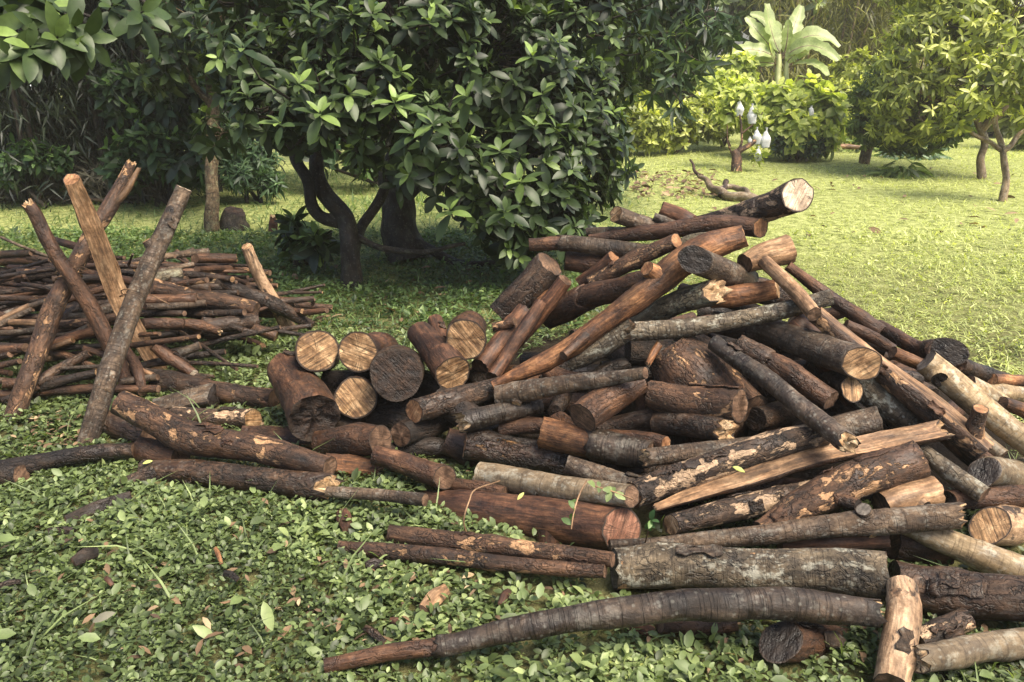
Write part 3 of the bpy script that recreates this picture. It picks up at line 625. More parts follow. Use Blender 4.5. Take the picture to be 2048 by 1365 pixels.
bush('dark shrub with light green young leaves behind the crossed poles', [B(245, 180, 9.5, 60), B(330, 210, 9.4, 60), B(300, 290, 9.2, 55), B(370, 320, 9.2, 55), B(250, 330, 9.2, 45), B(360, 190, 9.4, 60)], 260, 8, .24, AVLOW, LM['under'], 46, droop=.45, young=.3, bk='trunk')
bush('fern like grey green shrub behind the slim mossy trunk', [B(480, 340, 9.6, 40), B(520, 320, 9.8, 40), B(470, 290, 9.8, 45), B(540, 365, 9.6, 25)], 260, 9, .16, MG, LM['fern'], 47, bk='trunk')
bush('broad leaved seedling on the shaded ground left of the bent trunk', [B(600, 475, 6.6, 26), B(640, 490, 6.3, 24), B(585, 450, 6.8, 16)], 26, 7, .2, AV, LM['avocado'], 48, bk='trunk')
bush('dense dark bush behind the bent trunk in deep shade', [B(600, 240, 10.5, 90), B(720, 280, 10.6, 90), B(850, 260, 10.8, 110), B(1000, 250, 11.4, 110), B(560, 120, 10.8, 110), B(700, 100, 11, 140), B(900, 60, 11.5, 150), B(620, 320, 10.4, 50)], 330, 7, .24, AVLOW, LM['under'], 49, bk='trunk')
bush('pale green bush glimpsed between the two large trees', [B(720, 60, 13.5, 130), B(880, 120, 13.8, 130), B(1020, 60, 14, 140), B(1120, 150, 14.5, 120), B(1180, 230, 14.5, 70)], 520, 7, .26, AVLOW, LM['mid'], 50)
bush('weedy broad leaved bush at the foot of the left thicket', [B(60, 310, 9.3, 32), B(20, 335, 9.3, 30), B(110, 315, 9.4, 24)], 70, 7, .2, AVLOW, LM['under'], 51, droop=.6, bk='trunk')
bg = np.random.default_rng(77)
fars = [(430, 60, 19, 300, 'under'), (700, -40, 21, 360, 'mid'), (1000, -20, 22, 360, 'mid'), (1270, 40, 22, 260, 'mid'), (1420, -20, 24, 280, 'mid'), (1560, -60, 25, 260, 'mangoY'), (1300, 170, 19, 110, 'mid'), (1850, 0, 24, 300, 'mangoY'), (2040, 100, 22, 260, 'mangoY'), (1980, 250, 19, 120, 'mangoY'), (2120, 260, 16, 120, 'mangoY'), (200, -60, 20, 300, 'under'), (-60, 0, 19, 320, 'under')]
wh = ['behind the slim mossy trunk', 'behind the bent trunk tree', 'behind the thick trunked tree', 'behind the drooping leaved tree', 'left of the banana plant', 'right behind the banana plant', 'low beside the feathery bush', 'behind the large yellow green tree', 'at the far right edge', 'low behind the young slender tree', 'at the right frame edge', 'behind the left bamboo', 'at the far left edge']
for i, (px, py, d, r, lm) in enumerate(fars):
    c = P(px, py, d); gx = c * [1, 1, 0]; rr = r * d / FPX * .55
    bl = [(c + np.array([bg.normal() * rr * .7, bg.normal() * rr * .4, bg.normal() * rr * .45]), rr * bg.uniform(.45, .75)) for q in range(7)]
    bl = [(np.array([b[0][0], b[0][1], max(b[0][2], b[1] * .7)]), b[1]) for b in bl] + [(np.array([c[0], c[1], .9]), rr * .6)]
    tree('background_tree', ('hazy ' if d > 20 else 'leafy ') + {'under': 'dark green', 'mid': 'mid green', 'mangoY': 'yellow green'}[lm] + ' background tree ' + wh[i], 'tree', gx, ([gx, gx + [0, 0, 1.5], c], [.2, .16, .1]), [], bl, 520, 7, .42, AVLOW, LM[lm], 60 + i, 'background trees', tw=False, inner=.2, young=.3)

# --- bamboo
def bamboo(label, base, n, spread, h, lean, lm, nl, ls, seed, cmat, group, dens_low=.0):
    rg = np.random.default_rng(seed); t = empty('bamboo_clump', base, label, 'bamboo', group)
    loc, dd = [], []
    for i in range(n):
        b = base + np.array([rg.normal() * spread[0], rg.normal() * spread[1], 0]); hh = h * rg.uniform(.7, 1.1)
        ln = np.array([rg.normal() * lean, rg.normal() * lean - .15, 0])
        pts = [b, b + ln * hh * .15 + [0, 0, hh * .45], b + ln * hh * .5 + [0, 0, hh * .8], b + ln * hh * 1.2 + [0, 0, hh * .95]]
        V, lc, fr = tube_geo(pts, [.03, .028, .02, .008], seed + i, 0, step=.25, seg=8, bumps=0)
        if i < 14: mesh('culm', V.reshape(-1, 3), [ring_faces(len(V), 8)], cmat, t, {'lc': lc.reshape(-1, 3)})
        Q = fr[0]
        for k in range(nl // n):
            f = dens_low + (1 - dens_low) * rg.random() ** .8
            j = min(int(f * (len(Q) - 1)), len(Q) - 2)
            c = Q[j] + rg.normal(size=3) * np.array([.28, .28, .18])
            for e in range(6):
                loc.append(c + rg.normal(size=3) * .09); dd.append(np.array([rg.normal(), rg.normal(), -.9 + .5 * rg.normal()]))
    loc = np.array(loc); m = loc[:, 2] > .03; loc = loc[m]; dd = np.array(dd)[m]
    ti = np.clip(rg.normal(.4, .2, len(loc)), 0, 1)
    leaves('foliage', BB, loc, dd, rg.normal(size=loc.shape) * .6 + [0, -.3, 1], ls * rg.uniform(.6, 1.2, len(loc)), ti, lm, t)
    return t
BBG = 'bamboo clumps'
xs = [(30, 410, 'at the left edge'), (130, 405, 'behind the forked pole tip'), (230, 400, 'behind the crossed poles'), (330, 395, 'left of the slim mossy trunk'), (-120, 412, 'just outside the left frame edge'), (-300, 415, 'farther left outside the frame')]
for i, (px, py, wtxt) in enumerate(xs):
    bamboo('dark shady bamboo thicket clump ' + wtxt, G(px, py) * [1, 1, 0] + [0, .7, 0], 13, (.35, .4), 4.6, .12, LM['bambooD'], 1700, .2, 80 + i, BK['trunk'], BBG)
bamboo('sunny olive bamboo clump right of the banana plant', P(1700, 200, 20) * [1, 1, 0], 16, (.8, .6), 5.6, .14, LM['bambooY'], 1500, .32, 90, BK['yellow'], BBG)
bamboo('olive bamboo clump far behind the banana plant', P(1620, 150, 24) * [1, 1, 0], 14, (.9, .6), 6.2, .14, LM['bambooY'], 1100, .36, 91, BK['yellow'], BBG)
# dry grass and dead bamboo leaves at the foot of the thicket
rg = np.random.default_rng(95); m = 2600
x0 = np.linspace(0, 1, m); loc = np.array([G(rg.uniform(-60, 300), rg.uniform(392, 408)) for i in range(m)]); loc[:, 2] = rg.random(m) ** 1.4 * .42
d = np.stack([rg.normal(size=m) * .8, rg.normal(size=m) * .5 - .2, rg.normal(size=m) * .8 + .1], 1)
o = leaves('dry_grass', BB, loc, d, rg.normal(size=(m, 3)) + [0, -.5, .6], rg.uniform(.12, .32, m), np.clip(rg.normal(.45, .22, m), 0, 1), LM['dry'])
tag(o, 'dry grey grass and fallen bamboo leaves at the foot of the left thicket', 'dry grass', kind='stuff')

# --- banana plant
def banana(base, d0):
    t = empty('banana_plant', base, 'banana plant with broad pale upright leaves behind the bright bush', 'banana plant')
    for (px, wr) in ((1556, .09), (1572, .07)):
        V, lc, fr = tube_geo([P(px, 300, d0) * [1, 1, 0], P(px - 1, 200, d0), P(px + 2, 110, d0)], [wr * 1.2, wr, wr * .6], 7, .03, seg=14, bumps=0)
        mesh('pseudostem', V.reshape(-1, 3), [ring_faces(len(V), 14)], plainmat('banana_stem', (.20, .23, .08), (.36, .38, .16), 8, .5, .2, (1, 1, .2)), t, {'lc': lc.reshape(-1, 3)})
    specs = [((1562, 110), (1545, 70), (1533, 8), .20), ((1565, 110), (1585, 60), (1603, 12), .17), ((1560, 115), (1525, 75), (1492, 35), .15), ((1565, 115), (1620, 72), (1678, 95), .17), ((1565, 118), (1620, 92), (1676, 122), .17),
             ((1556, 118), (1510, 100), (1465, 108), .15), ((1568, 112), (1575, 75), (1576, 40), .10), ((1552, 130), (1541, 100), (1538, 85), .12), ((1575, 135), (1620, 128), (1655, 152), .15), ((1572, 130), (1590, 110), (1618, 106), .14), ((1560, 110), (1545, 55), (1500, 28), .14), ((1556, 130), (1520, 125), (1485, 128), .13)]
    rg = np.random.default_rng(3)
    for i, (a, b, c, hw) in enumerate(specs):
        dz = [0, .2, .1, -.4, -.7, -.2, -.3, -.6, -.8, -.3, .3, .2][i]
        A, Bm, C = P(*a, d0), P(*b, d0 + dz * .6), P(*c, d0 + dz)
        ts = np.linspace(0, 1, 16); cl = ((1 - ts) ** 2)[:, None] * A + (2 * ts * (1 - ts))[:, None] * (2 * Bm - (A + C) / 2) + (ts ** 2)[:, None] * C
        T = nrm(np.gradient(cl, axis=0)); fac = nrm(np.array([[.2 * rg.normal(), -.8, .55]])); sd = nrm(np.cross(T, fac)); nn = np.cross(sd, T)
        wd = hw * .98 * np.sin(np.clip((ts - .12) / .88, 0, 1) ** .75 * pi * .97) ** .6 * (ts > .12) + .012
        cols = np.array([-1, -.55, 0, .55, 1]); rag = 1 + .16 * rg.normal(size=(16, 5)) * (np.abs(cols) > .9)
        V = cl[:, None] + (wd[:, None] * cols[None] * rag)[..., None] * sd[:, None] + (.28 * wd[:, None] * (np.abs(cols)[None]))[..., None] * nn[:, None]
        idx = np.arange(80).reshape(16, 5); q = np.stack([idx[:-1, :-1], idx[:-1, 1:], idx[1:, 1:], idx[1:, :-1]], -1).reshape(-1, 4)
        lf = mesh('leaf', V.reshape(-1, 3), [q], LM['banana'], t, {'tint': np.clip(rg.normal(.5, .05) + .25 * rg.normal(size=(16, 1)) * .5 + .2 * (np.abs(cols) < .1), 0, 1).ravel() if True else None})
        V2, lc2, f2 = tube_geo(cl[::3] - nn[::3] * .006, np.linspace(.022, .006, len(cl[::3])), 5, 0, step=.1, seg=6, bumps=0)
        mesh('midrib', V2.reshape(-1, 3), [ring_faces(len(V2), 6)], BK['yellow'], lf, {'lc': lc2.reshape(-1, 3)})
banana(P(1562, 300, 16.5) * [1, 1, 0], 16.5)
# --- bagged sapling
b8 = G(1472, 342); dH = gdepth(1472, 342)
tree('fruit_sapling', 'small pruned sapling with a cut stump base and white fruit bags on the lawn', 'sapling', b8, ([P(1474, 345, dH), P(1473, 318, dH), P(1466, 302, dH)], [.085, .08, .06]),
     [([P(1470, 310, dH), P(1484, 280, dH), P(1480, 235, dH), P(1478, 180, dH)], [.025, .02, .016, .01]), ([P(1484, 268, dH), P(1505, 250, dH), P(1525, 225, dH)], [.016, .012, .008]), ([P(1475, 308, dH), P(1500, 288, dH), P(1520, 270, dH)], [.05, .04, .03]), ([P(1462, 305, dH), P(1455, 280, dH), P(1454, 240, dH)], [.012, .009, .006])],
     [B(1478, 190, 12.9, 30), B(1455, 225, 12.9, 25), B(1510, 225, 12.9, 22), B(1520, 305, 12.8, 9)], 60, 7, .2, OV, LM['bright'], 52, bk='patchy2', inner=.1, droop=.4)
bagm = plainmat('white_cloth_bag', (.36, .37, .38), (.58, .59, .60), 9, .85, .8)
for (px, py, hh, txt) in [(1478, 215, 40, 'highest white fruit bag hanging on the pruned sapling'), (1503, 228, 46, 'white fruit bag hanging right of the sapling stem'), (1513, 272, 40, 'white fruit bag by the lower right limb of the sapling'), (1531, 276, 46, 'large white fruit bag farthest right on the sapling'), (1499, 283, 20, 'crumpled white bag lying along the low limb of the sapling'), (1516, 308, 34, 'lowest white fruit bag near the ground beside the stump base'), (1622, 222, 22, 'small white fruit bag in the bright yellow green bush')]:
    d = 12.75 if px < 1600 else 12.9; h = .85 * hh * d / FPX; c = P(px, py, d)
    pts = [c + [0, 0, h * .5], c + [.004, 0, h * .36], c + [0, 0, h * .22], c + [.01, 0, -.1 * h], c + [.015, 0, -h * .5]]
    V, lc, fr = tube_geo(pts, [.02, .008, .035, h * .25, h * .21], int(px), .16, seg=14, bumps=3, wob=.1, fine=.06)
    V[..., 1] = c[1] + (V[..., 1] - c[1]) * .6
    o = mesh('fruit_bag', V.reshape(-1, 3), [ring_faces(len(V), 14), np.arange(14)[None] + (len(V) - 1) * 14], bagm, None, {'lc': lc.reshape(-1, 3)}, origin=c)
    tag(o, txt, 'fruit bag', 'white bags on the sapling')
# --- stumps, fallen limb, leaf heaps, shed, pipe
o = log('tree_stump', [G(470, 455) - [0, 0, .02], G(470, 455) + [0, 0, .09], G(470, 455) + [.02, 0, .17]], [.17, .14, .12], 'trunk', ('b', 'd'), (0, .1), None, 'dark mossy rotten stump beside the slim mossy trunk', 'stump', lump=.25, bumps=6)
o = log('tree_stump', [G(546, 468) - [0, 0, .02], G(546, 468) + [.01, 0, .09], G(546, 468) + [.015, 0, .17]], [.05, .045, .03], 'red', ('b', 'j'), (0, .1), None, 'small broken reddish stump in the grass left of the bent trunk', 'stump', lump=.16)
V = None
fl = empty('fallen_branch', G(1450, 390), 'pale bare forked branch fallen on the lawn behind the pile top', 'branch')
def fbr(nm, pts, R, kind='smooth'):
    R = [1.25 * r for r in R]
    W = []
    for (x, y, z) in pts:
        q = G(x, y); W.append(q + np.array([0, 0, z]))
    V, lc, fr = tube_geo(W, R, 12, .05, seg=10, bumps=2, wob=.3)
    mesh(nm, V.reshape(-1, 3), [ring_faces(len(V), 10), np.arange(10)[None] + (len(V) - 1) * 10], BK[kind], fl, {'lc': lc.reshape(-1, 3)})
fbr('limb', [(1398, 385, .22), (1430, 395, .10), (1470, 402, .05), (1560, 408, .04)], [.022, .04, .05, .05])
fbr('limb', [(1378, 372, .35), (1390, 382, .24), (1400, 386, .22)], [.012, .018, .022], 'brown')
fbr('limb', [(1430, 392, .08), (1465, 390, .10), (1490, 397, .09), (1510, 405, .04)], [.028, .03, .028, .03])
fbr('limb', [(1440, 400, .03), (1446, 392, .10), (1452, 388, .17)], [.035, .03, .028], 'dark')
def heap(label, px, py, n, r, h, lm, sz, seed, tm=MG):
    rg = np.random.default_rng(seed); c = G(px, py)
    q = np.sqrt(rg.random(n)); a = rg.uniform(0, 6.28, n)
    loc = c + np.stack([r * q * np.cos(a), r * .6 * q * np.sin(a), h * (1 - q) * rg.random(n) + .02], 1)
    d = np.stack([np.cos(a) + .5 * rg.normal(size=n), np.sin(a) + .5 * rg.normal(size=n), -.25 + .3 * rg.normal(size=n)], 1)
    o = leaves('leaf_heap', tm, loc, d, rg.normal(size=(n, 3)) * .5 + [0, -.2, 1], rg.uniform(.6, 1.1, n) * sz, np.clip(rg.normal(.45, .2, n), 0, 1), lm, origin=c)
    tag(o, label, 'leaf heap', 'heaps of cut leaves on the lawn'); return o
heap('small heap of cut dark leaves lying alone on the sunny lawn', 1800, 352, 130, .34, .34, LM['mid'], .28, 1)
heap('pile of cut pale grey leaves on the lawn before the dark sweeping tree', 1825, 315, 220, .55, .5, LM['fern'], .28, 2)
heap('heap of cut leafy branches at the lawn edge left of the pale grey leaves', 1725, 300, 260, .7, .45, LM['mid'], .28, 3)
for (s, lab) in [('1655,296,4 1690,293,5 1722,296,4', 'pale cut stick lying at the far lawn edge'), ('1746,310,3 1749,318,3 1752,322,3', 'short pale stake at the far lawn edge')]:
    p = parse(s); dd = [gdepth(q[0], 300, .05) for q in p]
    log('stick', [P(q[0], q[1], d) for q, d in zip(p, dd)], p[:, 2] * np.array(dd) / FPX, 'tan', ('t', 't'), (.2, .2), None, lab, 'stick', low=True)
ps = [G(x, y) + [0, 0, .05] for x, y in ((-80, 404), (40, 405), (150, 407), (260, 412))]
V, lc, fr = tube_geo(ps, [.02] * 4, 2, 0, seg=8, bumps=0, step=.15)
o = mesh('irrigation_pipe', V.reshape(-1, 3), [ring_faces(len(V), 8)], BK['grey'], None, {'lc': lc.reshape(-1, 3)}, origin=ps[1])
tag(o, 'thin grey pipe lying along the edge of the lawn before the left thicket', 'pipe')
sh = empty('shed', P(-60, 230, 14) * [1, 1, 0], 'shed with a pale metal roof glimpsed behind the left bamboo', 'shed')
def boxm(name, c, sx, sy, sz, mat, parent, tilt=0.0):
    v = np.array([[x, y, z] for x in (-1, 1) for y in (-1, 1) for z in (-1, 1)], float) * [sx / 2, sy / 2, sz / 2]
    v[:, 2] += v[:, 0] * tilt
    f = np.array([[0, 1, 3, 2], [4, 6, 7, 5], [0, 4, 5, 1], [2, 3, 7, 6], [0, 2, 6, 4], [1, 5, 7, 3]])
    return mesh(name, v + c, [f], mat, parent, smooth=False)
sc_ = P(-40, 165, 14)
wallm = plainmat('weathered_board', (.10, .085, .07), (.2, .17, .14), 6, .85, .3, (1, 1, 8))
roofm = plainmat('pale_metal_roof', (.55, .58, .60), (.70, .73, .75), 5, .4, .3, (14, 1, 1))
boxm('wall', sc_ * [1, 1, 0] + [-.2, .8, sc_[2] / 2 - .06], 1.2, 1.4, sc_[2] - .12, wallm, sh)
boxm('roof', sc_ + [0, .7, .05], 1.9, 2.0, .06, roofm, sh, -.22)
# ------------------------------------------------------------------ the big woodpile
# kind | control points in photo pixels "x,y,radius" (turned into 3-D below) | end faces | end skews | label | options
PILE = 'logs of the big woodpile'; LEFTG = 'logs lying left of the big woodpile'
LOGS = [
# --- back and top of the heap
('black', '780,905,18 850,895,20 900,900,18', 'bb', (.2, .2), 'added black filler log behind the short brown log with round right end', {'g': LEFTG}),  # first five are added fillers, black bark stands in for gap shade
('black', '690,842,20 760,838,24 830,845,22', 'bb', (.2, .2), 'added black filler log under the lowest round cut end', {'g': LEFTG}),
('black', '800,868,26 850,850,28 900,830,26', 'bb', (.2, .2), 'added black filler log deepening the shade under the round cut ends', {'g': LEFTG}),
('black', '950,755,24 1000,790,24 1040,830,20', 'bb', (.2, .2), 'added black filler log right of the tan oval face', {'g': LEFTG}),
('black', '870,800,26 950,840,26 990,870,24', 'bb', (.2, .2), 'added black filler log between the stack of cut ends and the pile', {'g': LEFTG}),
('grey', '1232,430,17 1275,444,16 1330,462,14', 'tb', (.5, .2), 'dark grey log stub with tan cut end poking up behind the pile top', {}),
('red', '1322,418,16 1350,430,17 1385,446,15', 'oo', (.3, .2), 'short reddish bare log poking up behind the long log near the pile top', {}),
('grey', '1308,434,9 1350,450,9 1385,462,8', 'gb', (.2, .2), 'thin grey stick tucked before the short reddish log near the pile top', {}),
('grey', '1173,465,9 1205,463,9 1260,462,8', 'ob', (.2, .2), 'small log end with reddish cut just showing behind the long upper log', {}),
('brown', '1130,523,20 1200,528,21 1290,520,20', 'kb', (.3, .2), 'dark log in shade under the half barked log at the upper left', {}),
('patchy', '1594,391,34 1540,415,29 1480,433,23 1380,449,15', 'pb', (.42, .2), 'big dark barked log jutting from the pile top with wide pale cut end', {'dz': (-.15, .1), 'flakes': 2, 'post': (-.05, .2)}),
('crackg', '1360,492,14 1400,482,14 1440,474,13', 'bb', (.2, .2), 'short grey cracked log wedged between the two long logs at the pile top', {}),
('brown', '1521,455,20 1437,449,19 1298,466,16 1179,476,8', 'ob', (.55, .1), 'long dark brown log across the pile top with orange ringed right end', {'post': (.12, 0)}),
('tan', '1576,496,30 1535,508,28 1490,528,20', 'ob', (.12, .2), 'thick tan half log with rounded end at upper right of the pile', {'bumps': 1}),
('brown', '1058,490,13 1125,487,14 1210,496,15 1300,504,14', 'kb', (.25, .1), 'brown log with a grey bark sleeve sticking out at the upper left', {'sl': (.28, 1, 'grey')}),
('red', '1227,513,14 1200,538,15 1160,568,15', 'ob', (.2, .2), 'short pinkish log leaning below the half barked log at upper left', {}),
('patchy2', '1352,481,16 1270,520,17 1180,566,16', 'ob', (.4, .2), 'dark split log with a pale strip along its top edge near the pile top', {'flakes': 1}),
('orange', '1555,578,20 1490,588,21 1420,598,19', 'tb', (.3, .1), 'short orange stripped log on the upper right of the pile', {}),
('grey', '1585,640,17 1620,668,17 1665,705,16', 'gb', (.4, .2), 'short grey log under the lichen spotted pole on the right slope', {}),
('crackg', '1425,586,27 1345,611,24 1262,648,18', 'jb', (.5, .1), 'grey green log with cracked bark and splintered right end', {'bumps': 1, 'post': (0, .15)}),
('brown', '1092,632,26 1178,595,26 1305,558,23', 'bb', (.35, .1), 'brown log half stripped smooth on the left shoulder of the pile', {'sl': (0, .42, 'brown'), 'bumps': 1}),
('dark', '1098,528,29 1050,580,30 1000,632,26', 'bb', (.35, .1), 'rough dark slab leaning at the far left of the pile top', {'flat': .6}),
('orange', '1122,578,14 1105,592,15 1080,610,13', 'rj', (.35, .1), 'small broken orange chunk beside the rough dark slab', {}),
('red', '1130,560,16 1070,640,17 1020,700,15', 'bb', (.3, .1), 'dark reddish log in shade under the rough dark slab', {}),
('red', '1052,622,20 1005,680,21 960,735,20', 'bb', (.3, .1), 'dark red brown log leaning just right of the round cut ends', {}),
('red', '1082,606,13 1040,672,14 985,755,14', 'bb', (.3, .1), 'thin red brown log leaning beside the forked orange log', {}),
('patchy2', '985,655,9 1002,652,10 1030,644,9', 'ob', (.4, .1), 'small broken stub at the left edge of the leaning logs', {}),
('lichen', '1268,655,19 1208,690,22 1135,722,21', 'bb', (.1, .1), 'dark grey lichen log lying under the forked orange log', {}),
# --- the stump and the dark middle
('patchy2', '1345,700,52 1400,765,66 1480,840,66', 'bb', (.3, .1), 'thick brown crotch of a trunk in the shaded middle of the pile', {'dz': (.1, .1), 'lump': .1, 'bumps': 5}),
('patchy2', '1297,790,30 1370,803,34 1480,815,34', 'bb', (.35, .1), 'peeling brown log with flat left end before the thick trunk crotch', {'flakes': 2}),
('dark', '1310,846,24 1380,850,25 1447,860,25', 'bj', (.3, .45), 'dark log with pale splintered right end in the shaded middle', {'post': (.15, 0)}),
('brown', '1215,872,15 1280,878,15 1332,888,14', 'bo', (.2, .3), 'small dark brown log lying behind the half sleeved log', {}),
('brown', '1000,858,16 1060,852,17 1110,856,15', 'bb', (.2, .2), 'brown log in shade behind the rotten log', {}),
('orange', '1318,690,8 1308,706,8 1297,728,6', 'jj', (.1, .1), 'small yellowish splinter hanging under the lichen spotted pole', {'bumps': 0}),
('red', '1489,470,23 1411,498,29 1347,537,29 1292,585,26 1202,650,21 1089,724,19 985,772,9', 'ob', (.35, .1), 'long orange brown forked log slanting down the whole left face of the pile', {'stub': [(.33, (-32, -20), 16, 15, 'o'), (.62, (-74, 60), 66, 10, 'b')], 'bk': 'orange', 'bumps': 5}),
('grey', '1392,519,27 1430,535,26 1500,564,22', 'kb', (.9, .2), 'grey log with round black cut end near the pile top', {'dz': (-.16, .05), 'bumps': 1, 'post': (-.04, .22)}),
('red', '1585,640,24 1660,720,30 1715,800,28', 'bb', (.1, .1), 'dark reddish log in shade behind the saw marked grey log', {}),
('lichen', '1715,760,32 1770,800,34 1835,848,34', 'bb', (.1, .1), 'stout grey lichen log in shade below the split plank log', {}),
('dark', '1630,730,20 1665,752,21 1704,780,22', 'bt', (.1, .7), 'short dark log with frayed tan end under the saw marked grey log', {'post': (.28, 0)}),
('brown', '1475,690,18 1580,748,22 1662,800,22', 'bb', (.1, .25), 'brown log half stripped of bark between two dark slanting logs', {'sl': (0, .35, 'dark')}),
# --- right slope
('brown', '1575,533,10 1665,597,14 1760,665,17', 'ob', (.2, .1), 'brown stick running down the back of the right slope', {'dz': (.05, .1)}),
('brown', '1755,655,15 1830,694,16 1862,698,22 1893,703,29', 'bk', (.1, 1.0), 'brown log ending in a wide wet black disc at the right slope', {'dz': (.0, -.12), 'bumps': 0, 'post': (.22, -.05)}),
('brown', '1691,650,11 1740,673,12 1785,700,11', 'bb', (.2, .1), 'short tan brown stick on the right slope above the plank log', {}),
('orange', '1785,704,12 1812,716,13 1855,735,12', 'bb', (.2, .1), 'short orange stripped stick beside the black disc log', {}),
('dark', '1918,728,17 1975,752,17 2065,785,17', 'bb', (.1, .1), 'dark brown log running to the right edge behind the pale knotted log', {}),
('orange', '1985,758,11 2030,762,12 2085,766,12', 'ob', (.1, .1), 'orange bare log end on the grass at the right edge', {}),
('yellow', '1965,785,16 2010,788,17 2085,794,17', 'bb', (.1, .1), 'tan lichen log at the right edge behind the pale knotted log', {}),
('yellow', '1935,768,18 1975,790,18 2012,816,18', 'bj', (.1, .4), 'short tan log with broken right end behind the pale knotted log', {}),
('orange', '2005,805,13 2040,818,14 2090,838,14', 'bb', (.1, .1), 'orange stick at the right edge below the tan lichen log', {}),
('orange', '2000,842,13 2040,858,13 2090,876,13', 'bb', (.1, .1), 'lower orange stick at the right edge under the pale knotted log', {}),
('smooth', '1940,850,14 1965,880,15 2004,912,15', 'bb', (.1, .1), 'short mossy grey stick under the pale knotted log', {}),
('brown', '1895,870,20 1935,905,22 1990,945,22', 'bb', (.1, .1), 'reddish brown log in shade left of the mottled cut log', {}),
('lichen', '1268,664,19 1400,652,18 1520,632,18 1663,594,17', 'jg', (.35, .2), 'long pale lichen spotted pole lying across the middle of the pile', {'bumps': 2}),
('patchy2', '1633,627,20 1742,722,24 1865,816,34 1970,905,28', 'ob', (.3, .1), 'long split plank log with a pale ragged edge running down the right slope', {'split': ('u', .6), 'stub': [(.93, (4, -50), 42, 15, 'o')], 'dz': (-.02, 0), 'flakes': 2, 'spk': 'tan'}),
('grey', '1510,652,26 1633,698,31 1722,726,33', 'bt', (.1, .75), 'stout dark grey log with clean saw marked tan end facing right', {'bumps': 2, 'post': (.2, 0)}),
('tan', '1528,522,13 1580,573,15 1628,628,15', 'ob', (.2, .2), 'pale stripped stick leaning over the upper right of the pile', {'bumps': 0}),
('yellow', '1852,724,25 1910,772,26 1985,832,25 2080,905,24', 'gb', (.2, .1), 'pale knotted log with yellowish lichen bark at the right', {'stub': [(.08, (-4, 16), 9, 16, 'k')], 'dz': (-.08, -.05)}),
('smooth', '1968,944,29 2010,946,29 2085,948,29', 'kb', (.7, .1), 'mottled grey log with dark cut end facing left at the right edge', {'post': (0, .25)}),
('brown', '1890,1002,20 1960,996,21 2085,988,21', 'kb', (.6, .1), 'dark brown barked log at the right edge under the mottled cut log', {}),
('pale', '1978,1050,37 2020,1050,38 2095,1044,38', 'tb', (.7, .1), 'fat flaky pale log with tan end facing left at the right edge', {'flakes': 1, 'post': (0, .25)}),
('lichen', '1838,895,14 1895,940,18 1968,990,18', 'bb', (.1, .1), 'grey mottled log slanting down behind the fat peeling log', {}),
('tan', '1765,1016,28 1815,1000,34 1872,985,32', 'bb', (.1, .1), 'bare brown trunk piece with a dark knot hole', {'lump': .12, 'stub': [(.62, (12, 8), 4, 14, 'k')]}),
('brown', '1785,1085,34 1850,1090,36 1900,1095,34', 'bb', (.2, .1), 'dark brown block in shade behind the smooth yellowish log', {}),
('red', '1560,1088,18 1660,1084,18 1775,1078,19', 'bb', (.1, .2), 'reddish log in shade behind the big grey foreground log', {}),
# --- front face
('grey', '1655,862,26 1700,850,27 1757,838,27', 'bb', (.1, .3), 'short square ended grey block behind the pale split rod', {'bumps': 1}),
('brown', '890,884,26 920,895,28 960,910,28', 'bb', (.3, .1), 'dark brown log end left of the rotten log', {}),
('rotten', '930,892,29 1045,908,32 1140,928,31', 'ob', (.3, .1), 'wet rotten log with orange decayed patches', {'lump': .1, 'bumps': 5}),
('orange', '1083,864,31 1197,890,30 1300,912,25', 'bb', (.3, .1), 'stout log half stripped brown with a ringed dark bark sleeve', {'sl': (.52, 1, 'ringed'), 'bumps': 1}),
('brown', '1165,836,32 1215,800,28 1285,765,22', 'bb', (.35, .1), 'rough orange brown log tilted up to the right in the middle', {'lump': .12, 'bumps': 5}),
('ringed', '930,845,23 1000,828,20 1085,810,15', 'jb', (.35, .1), 'dark smooth log with splintered tan left end', {'bumps': 1}),
('dark', '828,822,24 930,795,24 1010,765,16', 'ob', (.45, .1), 'dark brown log with orange rimmed left end below the round cut ends', {'post': (0, .15)}),
('grey', '995,790,20 1055,781,21 1160,765,18 1290,746,12', 'bb', (.2, .1), 'grey brown log with two pale knots across the middle', {'stub': [(.05, (-6, 8), 3, 8, 'p'), (.16, (-4, 14), 6, 10, 't')], 'bumps': 1}),
('grey', '1133,930,20 1195,948,20 1280,975,18', 'bb', (.3, .1), 'short grey tan log behind the long pale curved log', {'flakes': 1}),
('grey', '1296,915,18 1415,903,19 1520,888,18', 'jb', (.3, .1), 'smooth grey log with broken tan left end', {'bumps': 1}),
('patchy', '1266,990,27 1384,948,28 1512,900,27 1650,866,24', 'ob', (.4, .1), 'long log with blackish bark peeling off in pale patches', {'flakes': 5}),
('brown', '1312,1014,9 1400,985,17 1500,952,21 1660,905,22 1760,885,23 1882,858,23', 'jj', (.1, .4), 'long pale split rod sloping up to the right with bare wood', {'split': ('m', .15), 'bumps': 2}),
('ringed', '1427,685,17 1549,772,20 1690,885,22', 'bj', (.1, .5), 'long glossy dark log slanting right with a splintered lower end', {'flakes': 1}),
('smooth', '958,950,28 1060,966,25 1190,985,24 1262,993,24', 'gb', (.3, .1), 'pale grey curved log with a dark hole in its bark', {'bumps': 1, 'stub': [(.45, (2, 12), 1, 13, 'k')]}),
('patchy', '1343,1050,22 1500,1012,25 1660,975,23', 'tb', (.45, .1), 'dark peeling log with tan left end below the pale split rod', {'flakes': 4}),
